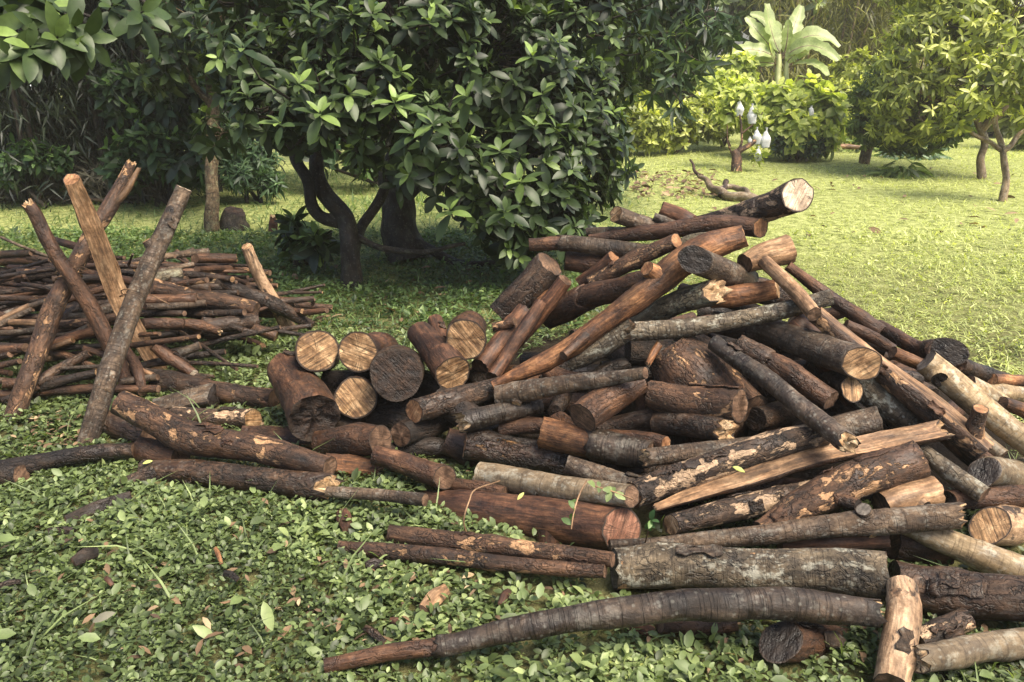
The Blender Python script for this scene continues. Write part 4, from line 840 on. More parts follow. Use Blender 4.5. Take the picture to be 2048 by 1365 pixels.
('patchy2', '1520,1062,20 1600,1010,32 1660,985,37 1740,950,38 1838,915,38', 'bb', (.2, .3), 'fat orange brown log with peeling bark tapering to the left', {'flakes': 4, 'stub': [(.42, (60, 12), 36, 12, 'k')], 'bumps': 4}),
('brown', '885,966,13 930,970,13 1010,985,12', 'bb', (.2, .1), 'small dark brown stick behind the big red brown log', {}),
('red', '848,1012,34 940,1022,40 1040,1038,44 1242,1056,44', 'br', (.2, .55), 'big red brown bare log with pink sawn right end', {'stub': [(.70, (-10, 40), 16, 26, 'b')], 'bumps': 4, 'post': (.2, 0)}),
('yellow', '1795,1045,20 1900,1085,26 1990,1120,31 2095,1162,34', 'bb', (.1, .1), 'smooth yellowish log running to the lower right edge', {'bumps': 1}),
('grey', '1220,1092,12 1400,1083,18 1600,1060,21 1780,1042,26 1915,1032,26', 'bj', (.2, .35), 'long grey branch log with a side stub lying over the front', {'stub': [(.76, (-14, -34), 12, 15, 'g'), (.755, (3, 10), 2, 11, 't')], 'bumps': 2}),
('dark', '1785,1160,42 1900,1190,46 2090,1200,46', 'kb', (.3, .1), 'huge dark log lying in shade at the lower right', {'lump': .08, 'flakes': 2}),
('lichenp', '1229,1137,40 1400,1136,42 1600,1142,44 1772,1150,48', 'gb', (.3, .15), 'big grey lichen spotted log lying in front of the pile', {'flakes': 1, 'bumps': 3}),
('patchy', '1830,1285,22 1880,1262,24 1935,1238,22', 'bb', (.2, .3), 'short flaky brown log beside the upright peeled log', {'flakes': 2}),
('brown', '1320,1250,18 1390,1252,20 1470,1240,20', 'bb', (.3, .1), 'dark brown log on the ground under the curved front log', {}),
('brown', '1560,1285,40 1620,1280,40 1690,1270,36', 'kb', (.7, .1), 'stubby brown log with frayed dark end facing left at the bottom', {'flakes': 2, 'post': (0, .2)}),
('ringed', '650,1334,15 775,1306,17 910,1288,17 1100,1245,21 1280,1218,26 1390,1210,26 1580,1206,28 1747,1226,24', 'bj', (.1, .35), 'long curved dark log in front with its left end stripped brown', {'sl': None, 'bumps': 6, 'lump': .09, 'bare': True}),
('pale', '1802,1172,30 1806,1225,34 1790,1310,33 1782,1370,32', 'tb', (-.2, .1), 'upright peeled pale log with a dark knot at the front', {'stub': [(.16, (-22, 12), 3, 22, 'k')], 'flakes': 1}),
('smooth', '1838,1318,26 1950,1300,28 2100,1278,30', 'jb', (.3, .1), 'pale grey log crossing the bottom right corner', {'bumps': 1}),
# --- left of the pile
('dark', '306,762,22 350,770,23 412,778,21', 'gb', (.35, .1), 'stubby blackish log end nearest the crossed poles', {'g': LEFTG, 'lump': .1}),
('patchy2', '405,778,19 470,788,21 548,800,22', 'bb', (.1, .1), 'orange patchy log lying behind the hollow log', {'g': LEFTG, 'flakes': 1}),
('dark', '205,845,24 250,858,25 300,870,24', 'bb', (.2, .1), 'dark log in shade under the long orange log near the pole foot', {'g': LEFTG}),
('black', '305,812,18 370,800,22 426,790,25', 'bk', (.1, .3), 'grey black split wedge with a flat end among the left logs', {'g': LEFTG, 'split': ('m', .3), 'spk': 'grey', 'lump': .1}),
('patchy', '345,832,18 420,836,20 505,840,21', 'bt', (.1, .5), 'peeling log with saw marked right end among the left logs', {'g': LEFTG, 'flakes': 1}),
('tan', '480,868,20 560,872,22 630,878,20', 'bb', (.1, .1), 'split brown plank under the hollow log', {'g': LEFTG, 'split': ('m', .2), 'spk': 'brown'}),
('brown', '640,890,28 700,880,30 762,880,30', 'bb', (.1, .2), 'brown bare log under the lower tan cut end', {'g': LEFTG}),
('brown', '275,896,26 310,905,28 360,915,26', 'kb', (.4, .1), 'smooth brown log end under the long orange log', {'g': LEFTG}),
('orange', '650,925,20 700,930,22 755,935,18', 'bj', (.2, .2), 'orange brown split wedge on the ground left of the brown log', {'g': LEFTG, 'split': ('m', .3), 'spk': 'orange'}),
('brown', '750,912,20 810,928,22 890,955,25', 'bb', (.2, .5), 'short brown log with round right end on the ground cover', {'g': LEFTG, 'bumps': 1}),
('patchy2', '238,806,26 300,836,30 372,872,34 450,888,29 560,908,27 660,935,25', 'bb', (.3, .1), 'long orange brown log with flaking bark lying across the left group', {'g': LEFTG, 'lump': .08, 'flakes': 3, 'bumps': 5}),
('dark', '285,938,20 390,944,25 520,962,25 650,972,27', 'bj', (.2, .5), 'dark patchy log with splintered right end and a side branch', {'g': LEFTG, 'stub': [(.1, (-70, 32), 58, 15, 'b')], 'flakes': 2}),
('black', '-30,944,17 90,922,18 180,908,17 268,900,15', 'bb', (.1, .1), 'long black log lying in the ground cover at the left edge', {'g': LEFTG}),
('black', '-30,948,20 0,948,20 42,948,19', 'bb', (.1, .5), 'short black log end at the left edge', {'g': LEFTG}),
('black', '132,1040,10 190,1018,14 262,992,10', 'bb', (.1, .1), 'flat dark purplish bark slab on the ground cover', {'g': LEFTG, 'flat': .3, 'bumps': 0}),
('black', '96,1064,7 120,1062,8 150,1062,7', 'bb', (.1, .1), 'small dark bark slab at the tip of the flat slab', {'g': LEFTG, 'flat': .4, 'bumps': 0}),
('grey', '655,985,11 760,990,12 850,1000,13', 'bb', (.1, .1), 'thin grey branch half buried left of the big red brown log', {'g': LEFTG}),
('patchy2', '778,1068,18 910,1082,20 1100,1106,18 1225,1120,15', 'bb', (.3, .1), 'thin brown grey flaky log in front of the big red brown log', {'flakes': 2}),
('patchy2', '678,1092,10 780,1104,18 940,1118,16 1100,1137,15 1210,1142,14', 'bb', (.2, .1), 'thin tan log with a knot hole half buried in ground cover', {'stub': [(.19, (-1, 4), 0, 11, 'k')]}),
]
# round ends facing the camera: face centre px, radius px, face depth, direction of the body (world), length, radius factor at the far end
ENDON = [
('brown', 630, 838, 52, 3.42, (574, 742, 39), .40, 'd', 'hollow rotten log with dark crumbling face among the round cut ends', .25),
('red', 711, 795, 42, 3.56, (716, 788, 37), .40, 't', 'lowest round log with tan saw marked face in the stack of cut ends', 0),
('brown', 632, 705, 42, 3.62, (642, 706, 36), .45, 't', 'leftmost round log with smooth tan face in the stack of cut ends', 0),
('red', 717, 707, 41, 3.60, (768, 696, 31), .45, 't', 'round log with orange tan face second from left in the stack', 0),
('dark', 792, 748, 52, 3.46, (800, 738, 44), .42, 'd', 'round log with dark rough face in the middle of the stack', 0),
('red', 884, 684, 15, 3.85, (871, 640, 15), .14, 'b', 'thin knobbly pinkish log behind the round cut ends', 0),
('red', 905, 746, 37, 3.50, (842, 668, 27), .36, 't', 'reddish log leaning back with a tan oval face in the stack', 0),
('brown', 931, 681, 40, 3.58, (942, 652, 33), .40, 't', 'round log with straw coloured saw marked face at the right of the stack', 0),
]

BUMPS = [(1.15, 3.80, 1.02, 1.75, 1.62)]
def zsurf(x, y):
    return max(max(0.0, H * (1 - math.hypot((x - cx) / rx, (y - cy) / ry))) for cx, cy, H, rx, ry in BUMPS)
def surf_depth(x, y, rpx):
    r = ray(x, y)
    for d in np.arange(1.5, 6.5, .01):
        p = CAM + d * r
        if p[2] <= zsurf(p[0], p[1]) + .7 * rpx * d / FPX or (p[1] > 3.9 and 900 < x and y < 760 and p[2] > .05 and p[0] < 1.9): return d
    return 6.0
items = []
for k, (kind, s, ends, skew, label, o) in enumerate(LOGS):
    p = parse(s)
    L = np.concatenate([[0], np.cumsum(np.hypot(*np.diff(p[:, :2], axis=0).T))]); t = L / L[-1]
    ds = np.array([surf_depth(*q) for q in p])
    A = np.stack([1 - t, t], 1); d01 = np.linalg.lstsq(A, ds, rcond=None)[0]
    dz = o.get('dz', (0, 0)); d01 = d01 + np.array(dz)
    n = int(np.clip(L[-1] / (1.1 * p[:, 2].mean()), 5, 26)); tt = np.linspace(0, 1, n)
    sm = np.stack([np.interp(tt, t, p[:, i]) for i in range(3)], 1)
    gmax = np.array([gdepth(q[0], q[1], .75 * q[2] * 2.9 / FPX) for q in sm])
    items.append(dict(p=p, t=t, d=d01.copy(), d0=d01.copy(), s=sm, tt=tt, g=gmax))
pairs = []
for i in range(len(items)):
    for j in range(i + 1, len(items)):
        a, b = items[i], items[j]
        D = np.hypot(a['s'][:, None, 0] - b['s'][None, :, 0], a['s'][:, None, 1] - b['s'][None, :, 1])
        rs = a['s'][:, None, 2] + b['s'][None, :, 2]
        m = D < rs * .97
        if m.any():
            ii, jj = np.nonzero(m)
            pairs.append((i, j, ii, jj, D[m], rs[m]))
for it in range(260):
    for (i, j, ii, jj, D, rs) in pairs:
        a, b = items[i], items[j]
        ta, tb = a['tt'][ii], b['tt'][jj]
        da = a['d'][0] * (1 - ta) + a['d'][1] * ta; db = b['d'][0] * (1 - tb) + b['d'][1] * tb
        need = np.sqrt(np.maximum(rs ** 2 - D ** 2, 0)) * db / FPX * .86
        v = need - (da - db); k = int(np.argmax(v))
        if v[k] > 0:
            c = v[k] * .35
            wa, wb = np.array([1 - ta[k], ta[k]]), np.array([1 - tb[k], tb[k]])
            a['d'] += c * wa / (wa @ wa); b['d'] -= c * wb / (wb @ wb)
    for a in items:
        a['d'] += .02 * (a['d0'] - a['d'])
        dd = a['d'][0] * (1 - a['tt']) + a['d'][1] * a['tt']
        v = dd - a['g']; k = int(np.argmax(v))
        if v[k] > 0:
            wa = np.array([1 - a['tt'][k], a['tt'][k]]); a['d'] -= .8 * v[k] * wa / (wa @ wa)
        m = a['d'].mean(); ln = np.hypot(*(a['p'][-1, :2] - a['p'][0, :2])) * m / FPX
        df = np.clip(a['d'][1] - a['d'][0], -1.1 * ln, 1.1 * ln); a['d'] = np.array([m - df / 2, m + df / 2])
LOGSAMP = []                                          # (x,y,z,r) along every log, used to keep the ground cover out of them
for k, (kind, s, ends, skew, label, o) in enumerate(LOGS):
    it = items[k]; p = it['p']
    dd = it['d'][0] * (1 - it['t']) + it['d'][1] * it['t']
    po = o.get('post', (0, 0)); dd = dd + po[0] * (1 - it['t']) + po[1] * it['t']   # turn an end towards or away from the viewer
    W = np.array([P(q[0], q[1], d) for q, d in zip(p, dd)]); R = p[:, 2] * dd / FPX
    st = []
    for (t, dp, ln, rr, ek) in o.get('stub', []):
        d_ = float(np.interp(t, it['t'], dd)); dv = np.array([dp[0], -dp[1], 0.0]); nn = math.hypot(*dp)
        wd = (dv[0] * RT + dv[1] * UP) / nn - FW * (1.1 if ek == 'k' else .45)
        st.append((t, wd, ln * d_ / FPX, rr * d_ / FPX, ek))
    sl = o.get('sl'); kd = kind
    if o.get('bare'): kd, sl = 'brown', (.2, 1, 'ringed')
    log('log', W, R, o.get('bk', kd), ends, skew, None, label, 'log', o.get('g', PILE), st, sl, o.get('flat'), o.get('split'), o.get('spk', 'tan'), bumps=o.get('bumps', 4) + 1, lump=o.get('lump', .07), flakes=o.get('flakes', 0))
    for a in np.linspace(0, 1, 40):
        LOGSAMP.append([np.interp(a, it['t'], W[:, i]) for i in range(3)] + [float(np.interp(a, it['t'], R))])
for (kind, x, y, rp, d, dv, ln, ek, label, hol) in ENDON:
    p0 = P(x, y, d); r = rp * d / FPX; p1 = P(dv[0], dv[1], d + ln); r1 = dv[2] * (d + ln) / FPX
    dv, ln = nrm(p1 - p0), float(np.linalg.norm(p1 - p0)); W = [p0, p0 + dv * ln * .5, p1]
    log('log', W, [r, (r + r1) / 2, r1], kind, (ek, 'b'), (.0, .1), None, label, 'log', 'round cut ends stacked left of the big pile', bumps=2, hollow=(hol, 0), seg=30, flakes=0 if ek == 't' else 1)
    for a in np.linspace(0, 1, 8): LOGSAMP.append(list(p0 + dv * ln * a) + [r])

for (s, d0, d1) in [('650,778,36 760,775,38 868,792,36', 3.86, 3.80), ('690,840,30 780,830,32 880,830,30', 3.72, 3.66), ('830,770,34 900,790,34 980,770,30', 3.80, 3.86), ('600,800,30 650,835,30 720,860,28', 3.75, 3.62)]:  # added black logs that make these gaps look deeply shaded
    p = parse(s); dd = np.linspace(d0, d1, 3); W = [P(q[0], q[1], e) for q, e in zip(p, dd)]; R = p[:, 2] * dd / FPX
    log('log', W, R, 'black', ('d', 'd'), (.1, .1), None, 'added black filler log darkening the gaps behind the round cut ends', 'log', 'added filler logs behind the round cut ends', low=True)
    for a_ in np.linspace(0, 1, 30): LOGSAMP.append([np.interp(a_, [0, .5, 1], [w_[i] for w_ in W]) for i in range(3)] + [R[1]])
# logs deep inside the heap, seen only through its gaps
rg = np.random.default_rng(5); nfill = 0
while nfill < 95:
    cx, cy, H, rx, ry = BUMPS[0]
    a, q = rg.uniform(0, 6.28), math.sqrt(rg.uniform(0, .62))
    x, y = cx + rx * q * cos(a), cy + ry * q * sin(a)
    zs = zsurf(x, y); r = rg.uniform(.035, .06); hl = rg.uniform(.2, .38)
    z = rg.uniform(r, max(r + .01, zs - .10))
    dr = nrm(np.array([rg.normal(), rg.normal() * .6, rg.normal() * .12]))
    e0, e1 = np.array([x, y, z]) - dr * hl, np.array([x, y, z]) + dr * hl
    if any(zsurf(e[0], e[1]) < e[2] + (.12 if e[1] < 3.7 and e[0] < 1.6 else .3) or e[2] < r for e in (e0, e1)): 
        hl *= .4; e0, e1 = np.array([x, y, z]) - dr * hl, np.array([x, y, z]) + dr * hl
        if any(zsurf(e[0], e[1]) < e[2] + (.06 if e[1] < 3.7 and e[0] < 1.6 else .3) for e in (e0, e1)): continue
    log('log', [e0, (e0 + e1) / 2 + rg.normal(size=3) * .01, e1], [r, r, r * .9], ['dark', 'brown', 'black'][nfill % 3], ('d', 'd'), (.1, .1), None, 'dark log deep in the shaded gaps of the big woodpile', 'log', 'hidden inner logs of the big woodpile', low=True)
    nfill += 1
# ------------------------------------------------------------------ crossed pole stands
def pole(parent, name, s, d, kind, ends, plabel=None, **kw):
    p = parse(s); L = np.concatenate([[0], np.cumsum(np.hypot(*np.diff(p[:, :2], axis=0).T))]); t = L / L[-1]
    dd = d[0] * (1 - t) + d[1] * t
    W = np.array([P(q[0], q[1], e) for q, e in zip(p, dd)])
    return log(name, W, p[:, 2] * dd / FPX, kind, ends, kw.pop('skew', (.5, .1)), parent, partlabel=plabel, **kw), W
def tie(parent, cen, rx, rz, n=4):
    """a few turns of cord round the crossing"""
    r = np.random.default_rng(int(abs(cen[0]) * 1000))
    pts = []
    for a in np.linspace(0, 2 * pi * n, n * 16):
        k = a / (2 * pi * n)
        pts.append(np.array(cen) + RT * rx * cos(a) * (1 + .06 * sin(3 * a)) + FW * rx * sin(a) * 1.2 + UP * (rz * (k - .5) + .012 * sin(a * 1.3)) + RT * rx * .25 * (k - .5))
    pts.append(pts[-1] + np.array([.05, -.02, -.015])); pts.append(pts[-1] + np.array([.06, 0, -.035]))
    V, lc, fr = tube_geo(pts, np.full(len(pts), .0032), 3, 0, step=.012, seg=6, bumps=0, fine=0, wob=0)
    mesh('tie_cord', V.reshape(-1, 3), [ring_faces(len(V), 6)], BK['tan'], parent, {'lc': lc.reshape(-1, 3)})
g1 = G(150, 815)
sb = empty('sawbuck', g1, 'pair of dark crossed poles tied with cord, left one with a forked split tip', 'sawbuck', 'crossed pole stands')
pB, W = pole(sb, 'pole', '262,330,10 215,420,15 150,530,17 95,650,20 20,860,18', (4.22, 3.80), 'patchy2', ('j', 'b'), 'dark pole with a forked split tip', bumps=4)
k = W[1]; dr = nrm(W[0] - W[1])
tp = P(277, 338, 4.18)
V, lc, fr = tube_geo([k + dr * .02 + np.array([.01, 0, 0]), (k + tp) / 2 + np.array([.015, 0, -.01]), tp], [.022, .02, .012], 77, .1, seg=10, bumps=0, jag=(0, .9))
o = mesh('split_prong', V.reshape(-1, 3), [ring_faces(len(V), 10)], BK['tan'], sb, {'lc': lc.reshape(-1, 3)})
pA, W = pole(sb, 'pole', '58,412,12 70,430,13 105,500,14 185,620,16 268,795,16', (3.86, 4.10), 'brown', ('j', 'b'), 'reddish dark pole with a pale frayed top', bumps=5)
tie(sb, P(138, 548, 3.98), .055, .05)
g2 = G(240, 840)
sb2 = empty('sawbuck', g2, 'crossed poles, one split to bare orange wood, one grey with a sawn top', 'sawbuck', 'crossed pole stands')
pole(sb2, 'pole', '146,362,16 190,470,20 240,600,20 290,690,17 328,752,15', (3.66, 4.36), 'mossy', ('o', 'b'), 'pole split open to bare orange wood', split=('v', -.05), splitkind='tan', bumps=3)
pole(sb2, 'pole', '367,377,16 310,510,18 260,620,20 215,760,20 163,915,19', (4.10, 3.52), 'grey', ('p', 'b'), 'grey brown pole with a pale sawn top', bumps=4, stubs=[(.11, -FW, .004, .022, 'k'), (.27, -RT * .6 + UP - FW * .3, .03, .022, 't')], flakes=2)
tie(sb2, P(268, 588, 3.9), .06, .015, 2)
p = parse('493,494,11 515,545,12 550,610,13 583,665,14')
dd = np.array([4.72, 4.78, 4.86, 4.98])
log('stick', [P(q[0], q[1], d) for q, d in zip(p, dd)], p[:, 2] * dd / FPX, 'pale', ('t', 'b'), (.4, .1), None, 'single pale peeling stick leaning upright right of the low stick heap', 'stick')

# ------------------------------------------------------------------ low heap of sticks behind the poles
SG = 'sticks in the low heap behind the crossed poles'
SB = (-2.52, 4.70, .56, 1.32, 1.08)
def sheap(x, y): return max(0.0, SB[2] * (1 - ((abs(x - SB[0]) / SB[3]) ** 2.2 + (abs(y - SB[1]) / SB[4]) ** 1.6)))
def sdepth(x, y):
    r = ray(x, y)
    for d in np.arange(3.2, 7.5, .02):
        p = CAM + d * r
        if p[2] <= sheap(p[0], p[1]) + .02 or (p[1] > SB[1] + .25 and p[2] < .6): return d
    return 7.5
STK = [
('dark', '428,561,14 548,610,15 625,652,10', 'jb', 'thick dark stick slanting off the right side of the heap with a splintered top'),
('patchy2', '300,578,15 380,592,17 440,603,18 513,620,16', 'bb', 'stout bare tan log end at the right of the stick heap'),
('patchy2', '297,566,12 340,578,13 378,588,12', 'bb', 'short grey log left of the stout bare tan log in the heap'),
('brown', '285,600,11 335,599,11 395,598,12', 'bb', 'brown log with a tan lump on its end under the stout tan log'),
('grey', '290,615,7 350,612,7 412,606,7', 'bb', 'thin grey stick under the brown log in the middle of the heap'),
('dark', '395,655,14 460,648,15 518,640,16', 'bk', 'dark log with flat black end at the lower right of the heap'),
('brown', '284,648,11 330,648,12 371,648,11', 'bb', 'smooth brown log low in the heap beside the sawn grey pole'),
('brown', '365,648,11 400,652,12 437,662,9', 'bj', 'splintered brown log end low in the middle of the heap'),
('dark', '405,640,6 450,648,6 486,660,6', 'bb', 'thin dark stick over the black ended log in the heap'),
('brown', '330,672,14 390,675,15 448,676,14', 'bb', 'brown log lying on the ground at the right foot of the heap'),
('brown', '440,662,6 480,675,6 524,693,7', 'bt', 'thin stick with tan tip pointing out onto the ground cover'),
('brown', '505,655,10 528,665,10 552,674,11', 'bt', 'short stick with tan end right of the black ended log'),
('grey', '312,516,7 370,508,7 417,503,7', 'bb', 'topmost brown stick at the right end of the heap'),
('brown', '390,518,10 430,517,10 470,517,9', 'bj', 'stick with a pale broken tip at the upper right of the heap'),
('grey', '350,513,4 370,505,4 386,499,4', 'bb', 'short thin twig on the very top of the heap'),
('grey', '300,548,5 345,538,5 388,529,5', 'bb', 'thin grey stick rising to the right under the topmost sticks'),
('brown', '395,540,6 435,537,6 471,538,6', 'bj', 'thin stick with a pale split tip at the right end of the heap'),
('crackg', '292,563,12 330,553,12 366,548,11', 'bb', 'light grey bark log behind the sawn grey pole'),
('dark', '338,562,9 380,570,9 420,577,9', 'bb', 'dark cracked stick left of the splintered thick dark stick'),
('dark', '400,572,7 470,578,8 525,580,8', 'bb', 'dark stick behind the leaning pale stick'),
('brown', '500,592,5 545,598,6 590,600,5', 'bo', 'thin reddish stick lying right of the leaning pale stick'),
('dark', '105,560,8 160,558,9 230,557,8', 'bb', 'black stick crossing behind both pole stands'),
('dark', '42,568,4 75,573,5 110,580,4', 'bb', 'thin curved dark twig poking out left of the heap'),
('brown', '-15,607,9 40,600,9 92,588,9', 'bb', 'brown stick at the upper left of the heap by the grass'),
('grey', '-15,640,6 30,622,6 92,603,6', 'bt', 'thin pale tipped stick slanting at the left of the heap'),
('tan', '-15,650,6 25,628,6 60,612,6', 'bb', 'thin tan stick slanting at the left edge of the heap'),
('grey', '-12,657,6 25,637,6 65,618,6', 'bb', 'thin grey stick just below the tan slanting stick'),
('brown', '118,605,7 150,595,7 225,572,6', 'bt', 'slim brown stick rising to the right between the pole stands'),
('dark', '118,640,9 150,620,9 185,600,8', 'bb', 'short dark stick between the crossing poles of the left stand'),
('grey', '190,628,10 215,618,11 245,610,10', 'bb', 'dark grey knotted stick behind the split pole'),
('tan', '18,645,6 60,645,7 88,647,7', 'bb', 'tan stick lying level in the left of the heap'),
('patchy2', '108,650,9 180,645,11 245,632,9', 'bb', 'mottled brown log lying across the heap between the stands'),
('grey', '115,636,8 150,634,8 185,632,8', 'bb', 'slate grey stick in the middle of the left part of the heap'),
('grey', '-10,668,6 40,664,6 85,658,6', 'bb', 'pale grey stick lying level at the left edge of the heap'),
('grey', '100,672,5 140,668,5 178,652,5', 'bb', 'thin grey branch with an upturned right end in the heap'),
('orange', '95,690,8 140,676,9 192,662,9', 'bb', 'orange brown stick slanting up behind the left pole'),
('tan', '92,700,5 120,690,6 146,681,6', 'bt', 'short stick with a pale cut tip under the orange brown stick'),
('brown', '-12,700,9 20,698,10 52,696,9', 'bb', 'brown log low at the left edge of the heap'),
('dark', '70,770,9 110,742,10 180,706,9', 'bb', 'dark stick slanting up at the front of the heap'),
('brown', '165,697,6 190,704,6 212,714,6', 'bb', 'short thin stick pointing down right at the front of the heap'),
('tan', '243,722,5 275,737,5 307,750,5', 'bb', 'thin tan stick slanting down behind the sawn grey pole'),
('brown', '310,690,12 340,715,13 388,748,10', 'bp', 'forked brown stick with a white cut tip at the right front of the heap'),
('grey', '352,710,9 375,702,9 400,692,9', 'bb', 'short grey side stick over the forked brown stick'),
('brown', '5,768,10 30,768,11 70,760,10', 'tb', 'stick end with a broad tan face at the bottom left of the heap'),
('brown', '50,790,8 62,782,9 75,772,8', 'tb', 'small stick with an orange tan end by the foot of the left pole'),
('dark', '90,760,6 140,757,7 200,752,6', 'bb', 'dark stick lying flat at the front edge of the heap'),
('grey', '120,738,4 165,735,4 202,733,4', 'bb', 'thin stick lying level low between the two stands'),
('brown', '325,760,5 360,762,5 430,770,5', 'bb', 'thin brown stick on the grass behind the orange patchy log'),
('grey', '240,765,7 270,760,8 315,755,7', 'bb', 'weathered stick at the foot of the split pole'),
('brown', '250,700,10 275,740,11 285,785,9', 'bb', 'dark brown stick standing behind the foot of the grey pole'),
]
ST3 = []
for (kind, s, ends, label) in STK:
    p = parse(s); d0, d1 = sdepth(p[0, 0], p[0, 1]) - .06, sdepth(p[-1, 0], p[-1, 1]) - .06
    m = (d0 + d1) / 2; df = np.clip(d1 - d0, -.35, .35); L = np.linspace(0, 1, len(p)); dd = m - df / 2 + df * L
    if 'grass' in label or 'ground' in label: dd = np.array([gdepth(q[0], q[1], .02) for q in p])
    W = np.array([P(q[0], q[1], d) for q, d in zip(p, dd)])
    W[:, 2] = np.maximum(W[:, 2], .015)
    log('stick', W, p[:, 2] * dd / FPX, kind, ends, (.45, .45), None, label, 'stick', SG, bumps=2, seg=12)
    for a in np.linspace(0, 1, 8): LOGSAMP.append([np.interp(a, L, W[:, i]) for i in range(3)] + [.03])
rg = np.random.default_rng(21)
for k in range(150):
    a, q = rg.uniform(0, 6.28), math.sqrt(rg.uniform(0, .95))
    x, y = SB[0] + SB[3] * q * cos(a) * .85, SB[1] + SB[4] * q * (sin(a) if k % 3 else -abs(sin(a))) - .03
    z = sheap(x, y) * rg.uniform(.45, .97) + .02
    hl = rg.uniform(.22, .5); r = rg.uniform(.011, .026)
    yaw = rg.normal() * .38; dr = nrm(np.array([cos(yaw), sin(yaw), rg.normal() * .14 - .25 * (x - SB[0]) / SB[3] * rg.random()]))
    c = np.array([x, y, z]); e0, e1 = c - dr * hl, c + dr * hl
    e0[2] = max(e0[2], r); e1[2] = max(e1[2], r)
    kd = ['dark', 'brown', 'black', 'dark', 'patchy2', 'dark', 'brown'][int(rg.integers(7))]
    thick = 'thin' if r < .019 else 'stout'
    tone = dict(dark='dark', black='blackish', brown='brown', grey='grey', patchy2='flaky', red='reddish')[kd]
    log('stick', [e0, (e0 + e1) / 2 + rg.normal(size=3) * .022, e1], [r * 1.05, r, r * .8], kd, ('b', 't' if k % 7 == 0 else 'b'), (.2, .3), None,
        '%s %s stick tangled in the low heap behind the crossed poles' % (thick, tone), 'stick', SG, low=True, seg=9,
        stubs=[(rg.uniform(.2, .8), [rg.normal() * .5 + (.6 if k % 2 else -.6), -.4, .5 + .4 * rg.random()], rg.uniform(.03, .12), r * .45, 'b')] if k % 3 == 1 else ())
# small far row of sticks at the left edge, behind the heap
BG = 'sticks in the small far row at the left edge'
for (kind, s, ends, label) in [
('dark', '-20,512,8 30,508,8 65,505,8', 'bb', 'dark stick on top of the small far row at the left edge'),
('brown', '-20,525,9 40,520,10 100,522,9', 'bb', 'brown stick across the small far row at the left edge'),
('dark', '20,528,9 60,532,10 90,538,9', 'bt', 'stick with tan end low in the small far row'),
('orange', '-10,524,5 30,534,5 62,543,5', 'bb', 'thin orange stick slanting over the small far row'),
('dark', '-20,540,8 30,545,8 70,548,7', 'bb', 'lowest dark stick of the small far row at the left edge'),
('brown', '55,515,8 80,518,9 108,524,9', 'bt', 'short stick with round tan end by the left pole'),
('grey', '0,474,3 40,492,3 100,515,3', 'bb', 'thin bare twig slanting above the small far row'),
('brown', '100,538,7 120,533,7 150,528,7', 'tb', 'short stick end with pale face behind the left stand'),
]:
    p = parse(s); dd = np.array([gdepth(q[0], 551 if p[0, 0] < 80 else 556, .0) - (551 - q[1]) / 100 * .25 - .1 for q in p])
    W = np.array([P(q[0], q[1], d) for q, d in zip(p, dd)])
    log('stick', W, p[:, 2] * dd / FPX, kind, ends, (.3, .5), None, label, 'stick', BG, seg=12, bumps=1)
# ------------------------------------------------------------------ ground cover, lawn, litter and loose bits
LS = np.array(LOGSAMP)
def clear_of_logs(loc):
    """drop leaves that would stand inside a log or under the heap"""
    keep = np.ones(len(loc), bool)
    for (x, y, z, r) in LS[LS[:, 2] < .22]:
        d2 = (loc[:, 0] - x) ** 2 + (loc[:, 1] - y) ** 2
        keep &= ~((d2 < (r + .07) ** 2) & (loc[:, 2] > .024))          # crushed round the logs
        keep &= ~((d2 < (r * 1.1) ** 2) & (loc[:, 2] > z - r * 1.0) & (loc[:, 2] < z + r))
    cx, cy, H, rx, ry = BUMPS[0]
    keep &= np.hypot((loc[:, 0] - cx) / rx, (loc[:, 1] - cy) / ry) > .72
    return keep
def scatter(n, y0, y1, rg, xf=None, margin=.5):
    """n points in the part of the ground the place shows, between distances y0 and y1"""
    y = y0 + (y1 - y0) * rg.random(n); x = rg.uniform(-1, 1, n) * (.72 * y1 + margin)
    m = np.abs(x) < .72 * y + margin
    if xf is not None: m &= xf(x, y, rg)
    return x[m], y[m]
def split_right(x, y): return x - (.12 * y + .25)      # lawn grass takes over right of the pile
def sprigs(n, y0, y1, k, lo, hi, h0, h1, rg, tm, xf=None, up=.55):
    x, y = scatter(n, y0, y1, rg, xf); m = len(x)
    dens = sines(np.stack([x * 1, y * 1, 0 * x], 1), 8, 5, 2.6)
    hz = (h0 + (h1 - h0) * rg.random(m) ** 1.3) * (1 + .5 * dens); big = rg.uniform(lo, hi, m) * np.where(rg.random(m) < .05, 1.6, 1) * (1 + .25 * dens)
    tt = np.clip(.44 + .17 * rg.normal(size=m) + .14 * dens + .12 * sines(np.stack([x, y, 0 * x], 1), 18, 5, 7.0), .02, .95)
    O = [[], [], [], [], []]
    for i in range(k):
        a = i * 2.4 + rg.uniform(0, 6.28, m) * .25 + x * 53; el = rg.normal(.38, .42, m) - .1 * i / k
        d = np.stack([np.cos(a) * np.cos(el), np.sin(a) * np.cos(el), np.sin(el)], 1)
        off = np.stack([np.cos(a), np.sin(a), 0 * a], 1) * (big * .25)[:, None]
        O[0].append(np.stack([x, y, np.maximum(hz * (1 - .16 * i), .004)], 1) + off); O[1].append(d)
        O[2].append(np.stack([rg.normal(size=m) * .3, rg.normal(size=m) * .3, np.ones(m)], 1)); O[3].append(big * rg.uniform(.6, 1.15, m)); O[4].append(np.clip(tt + rg.normal(size=m) * .1 - .06 * i, 0, 1))
    A = [np.concatenate(o) for o in O]; kp = clear_of_logs(A[0])
    return [a[kp] for a in A]
def cat2(*L): return [np.concatenate([l[i] for l in L]) for i in range(5)]
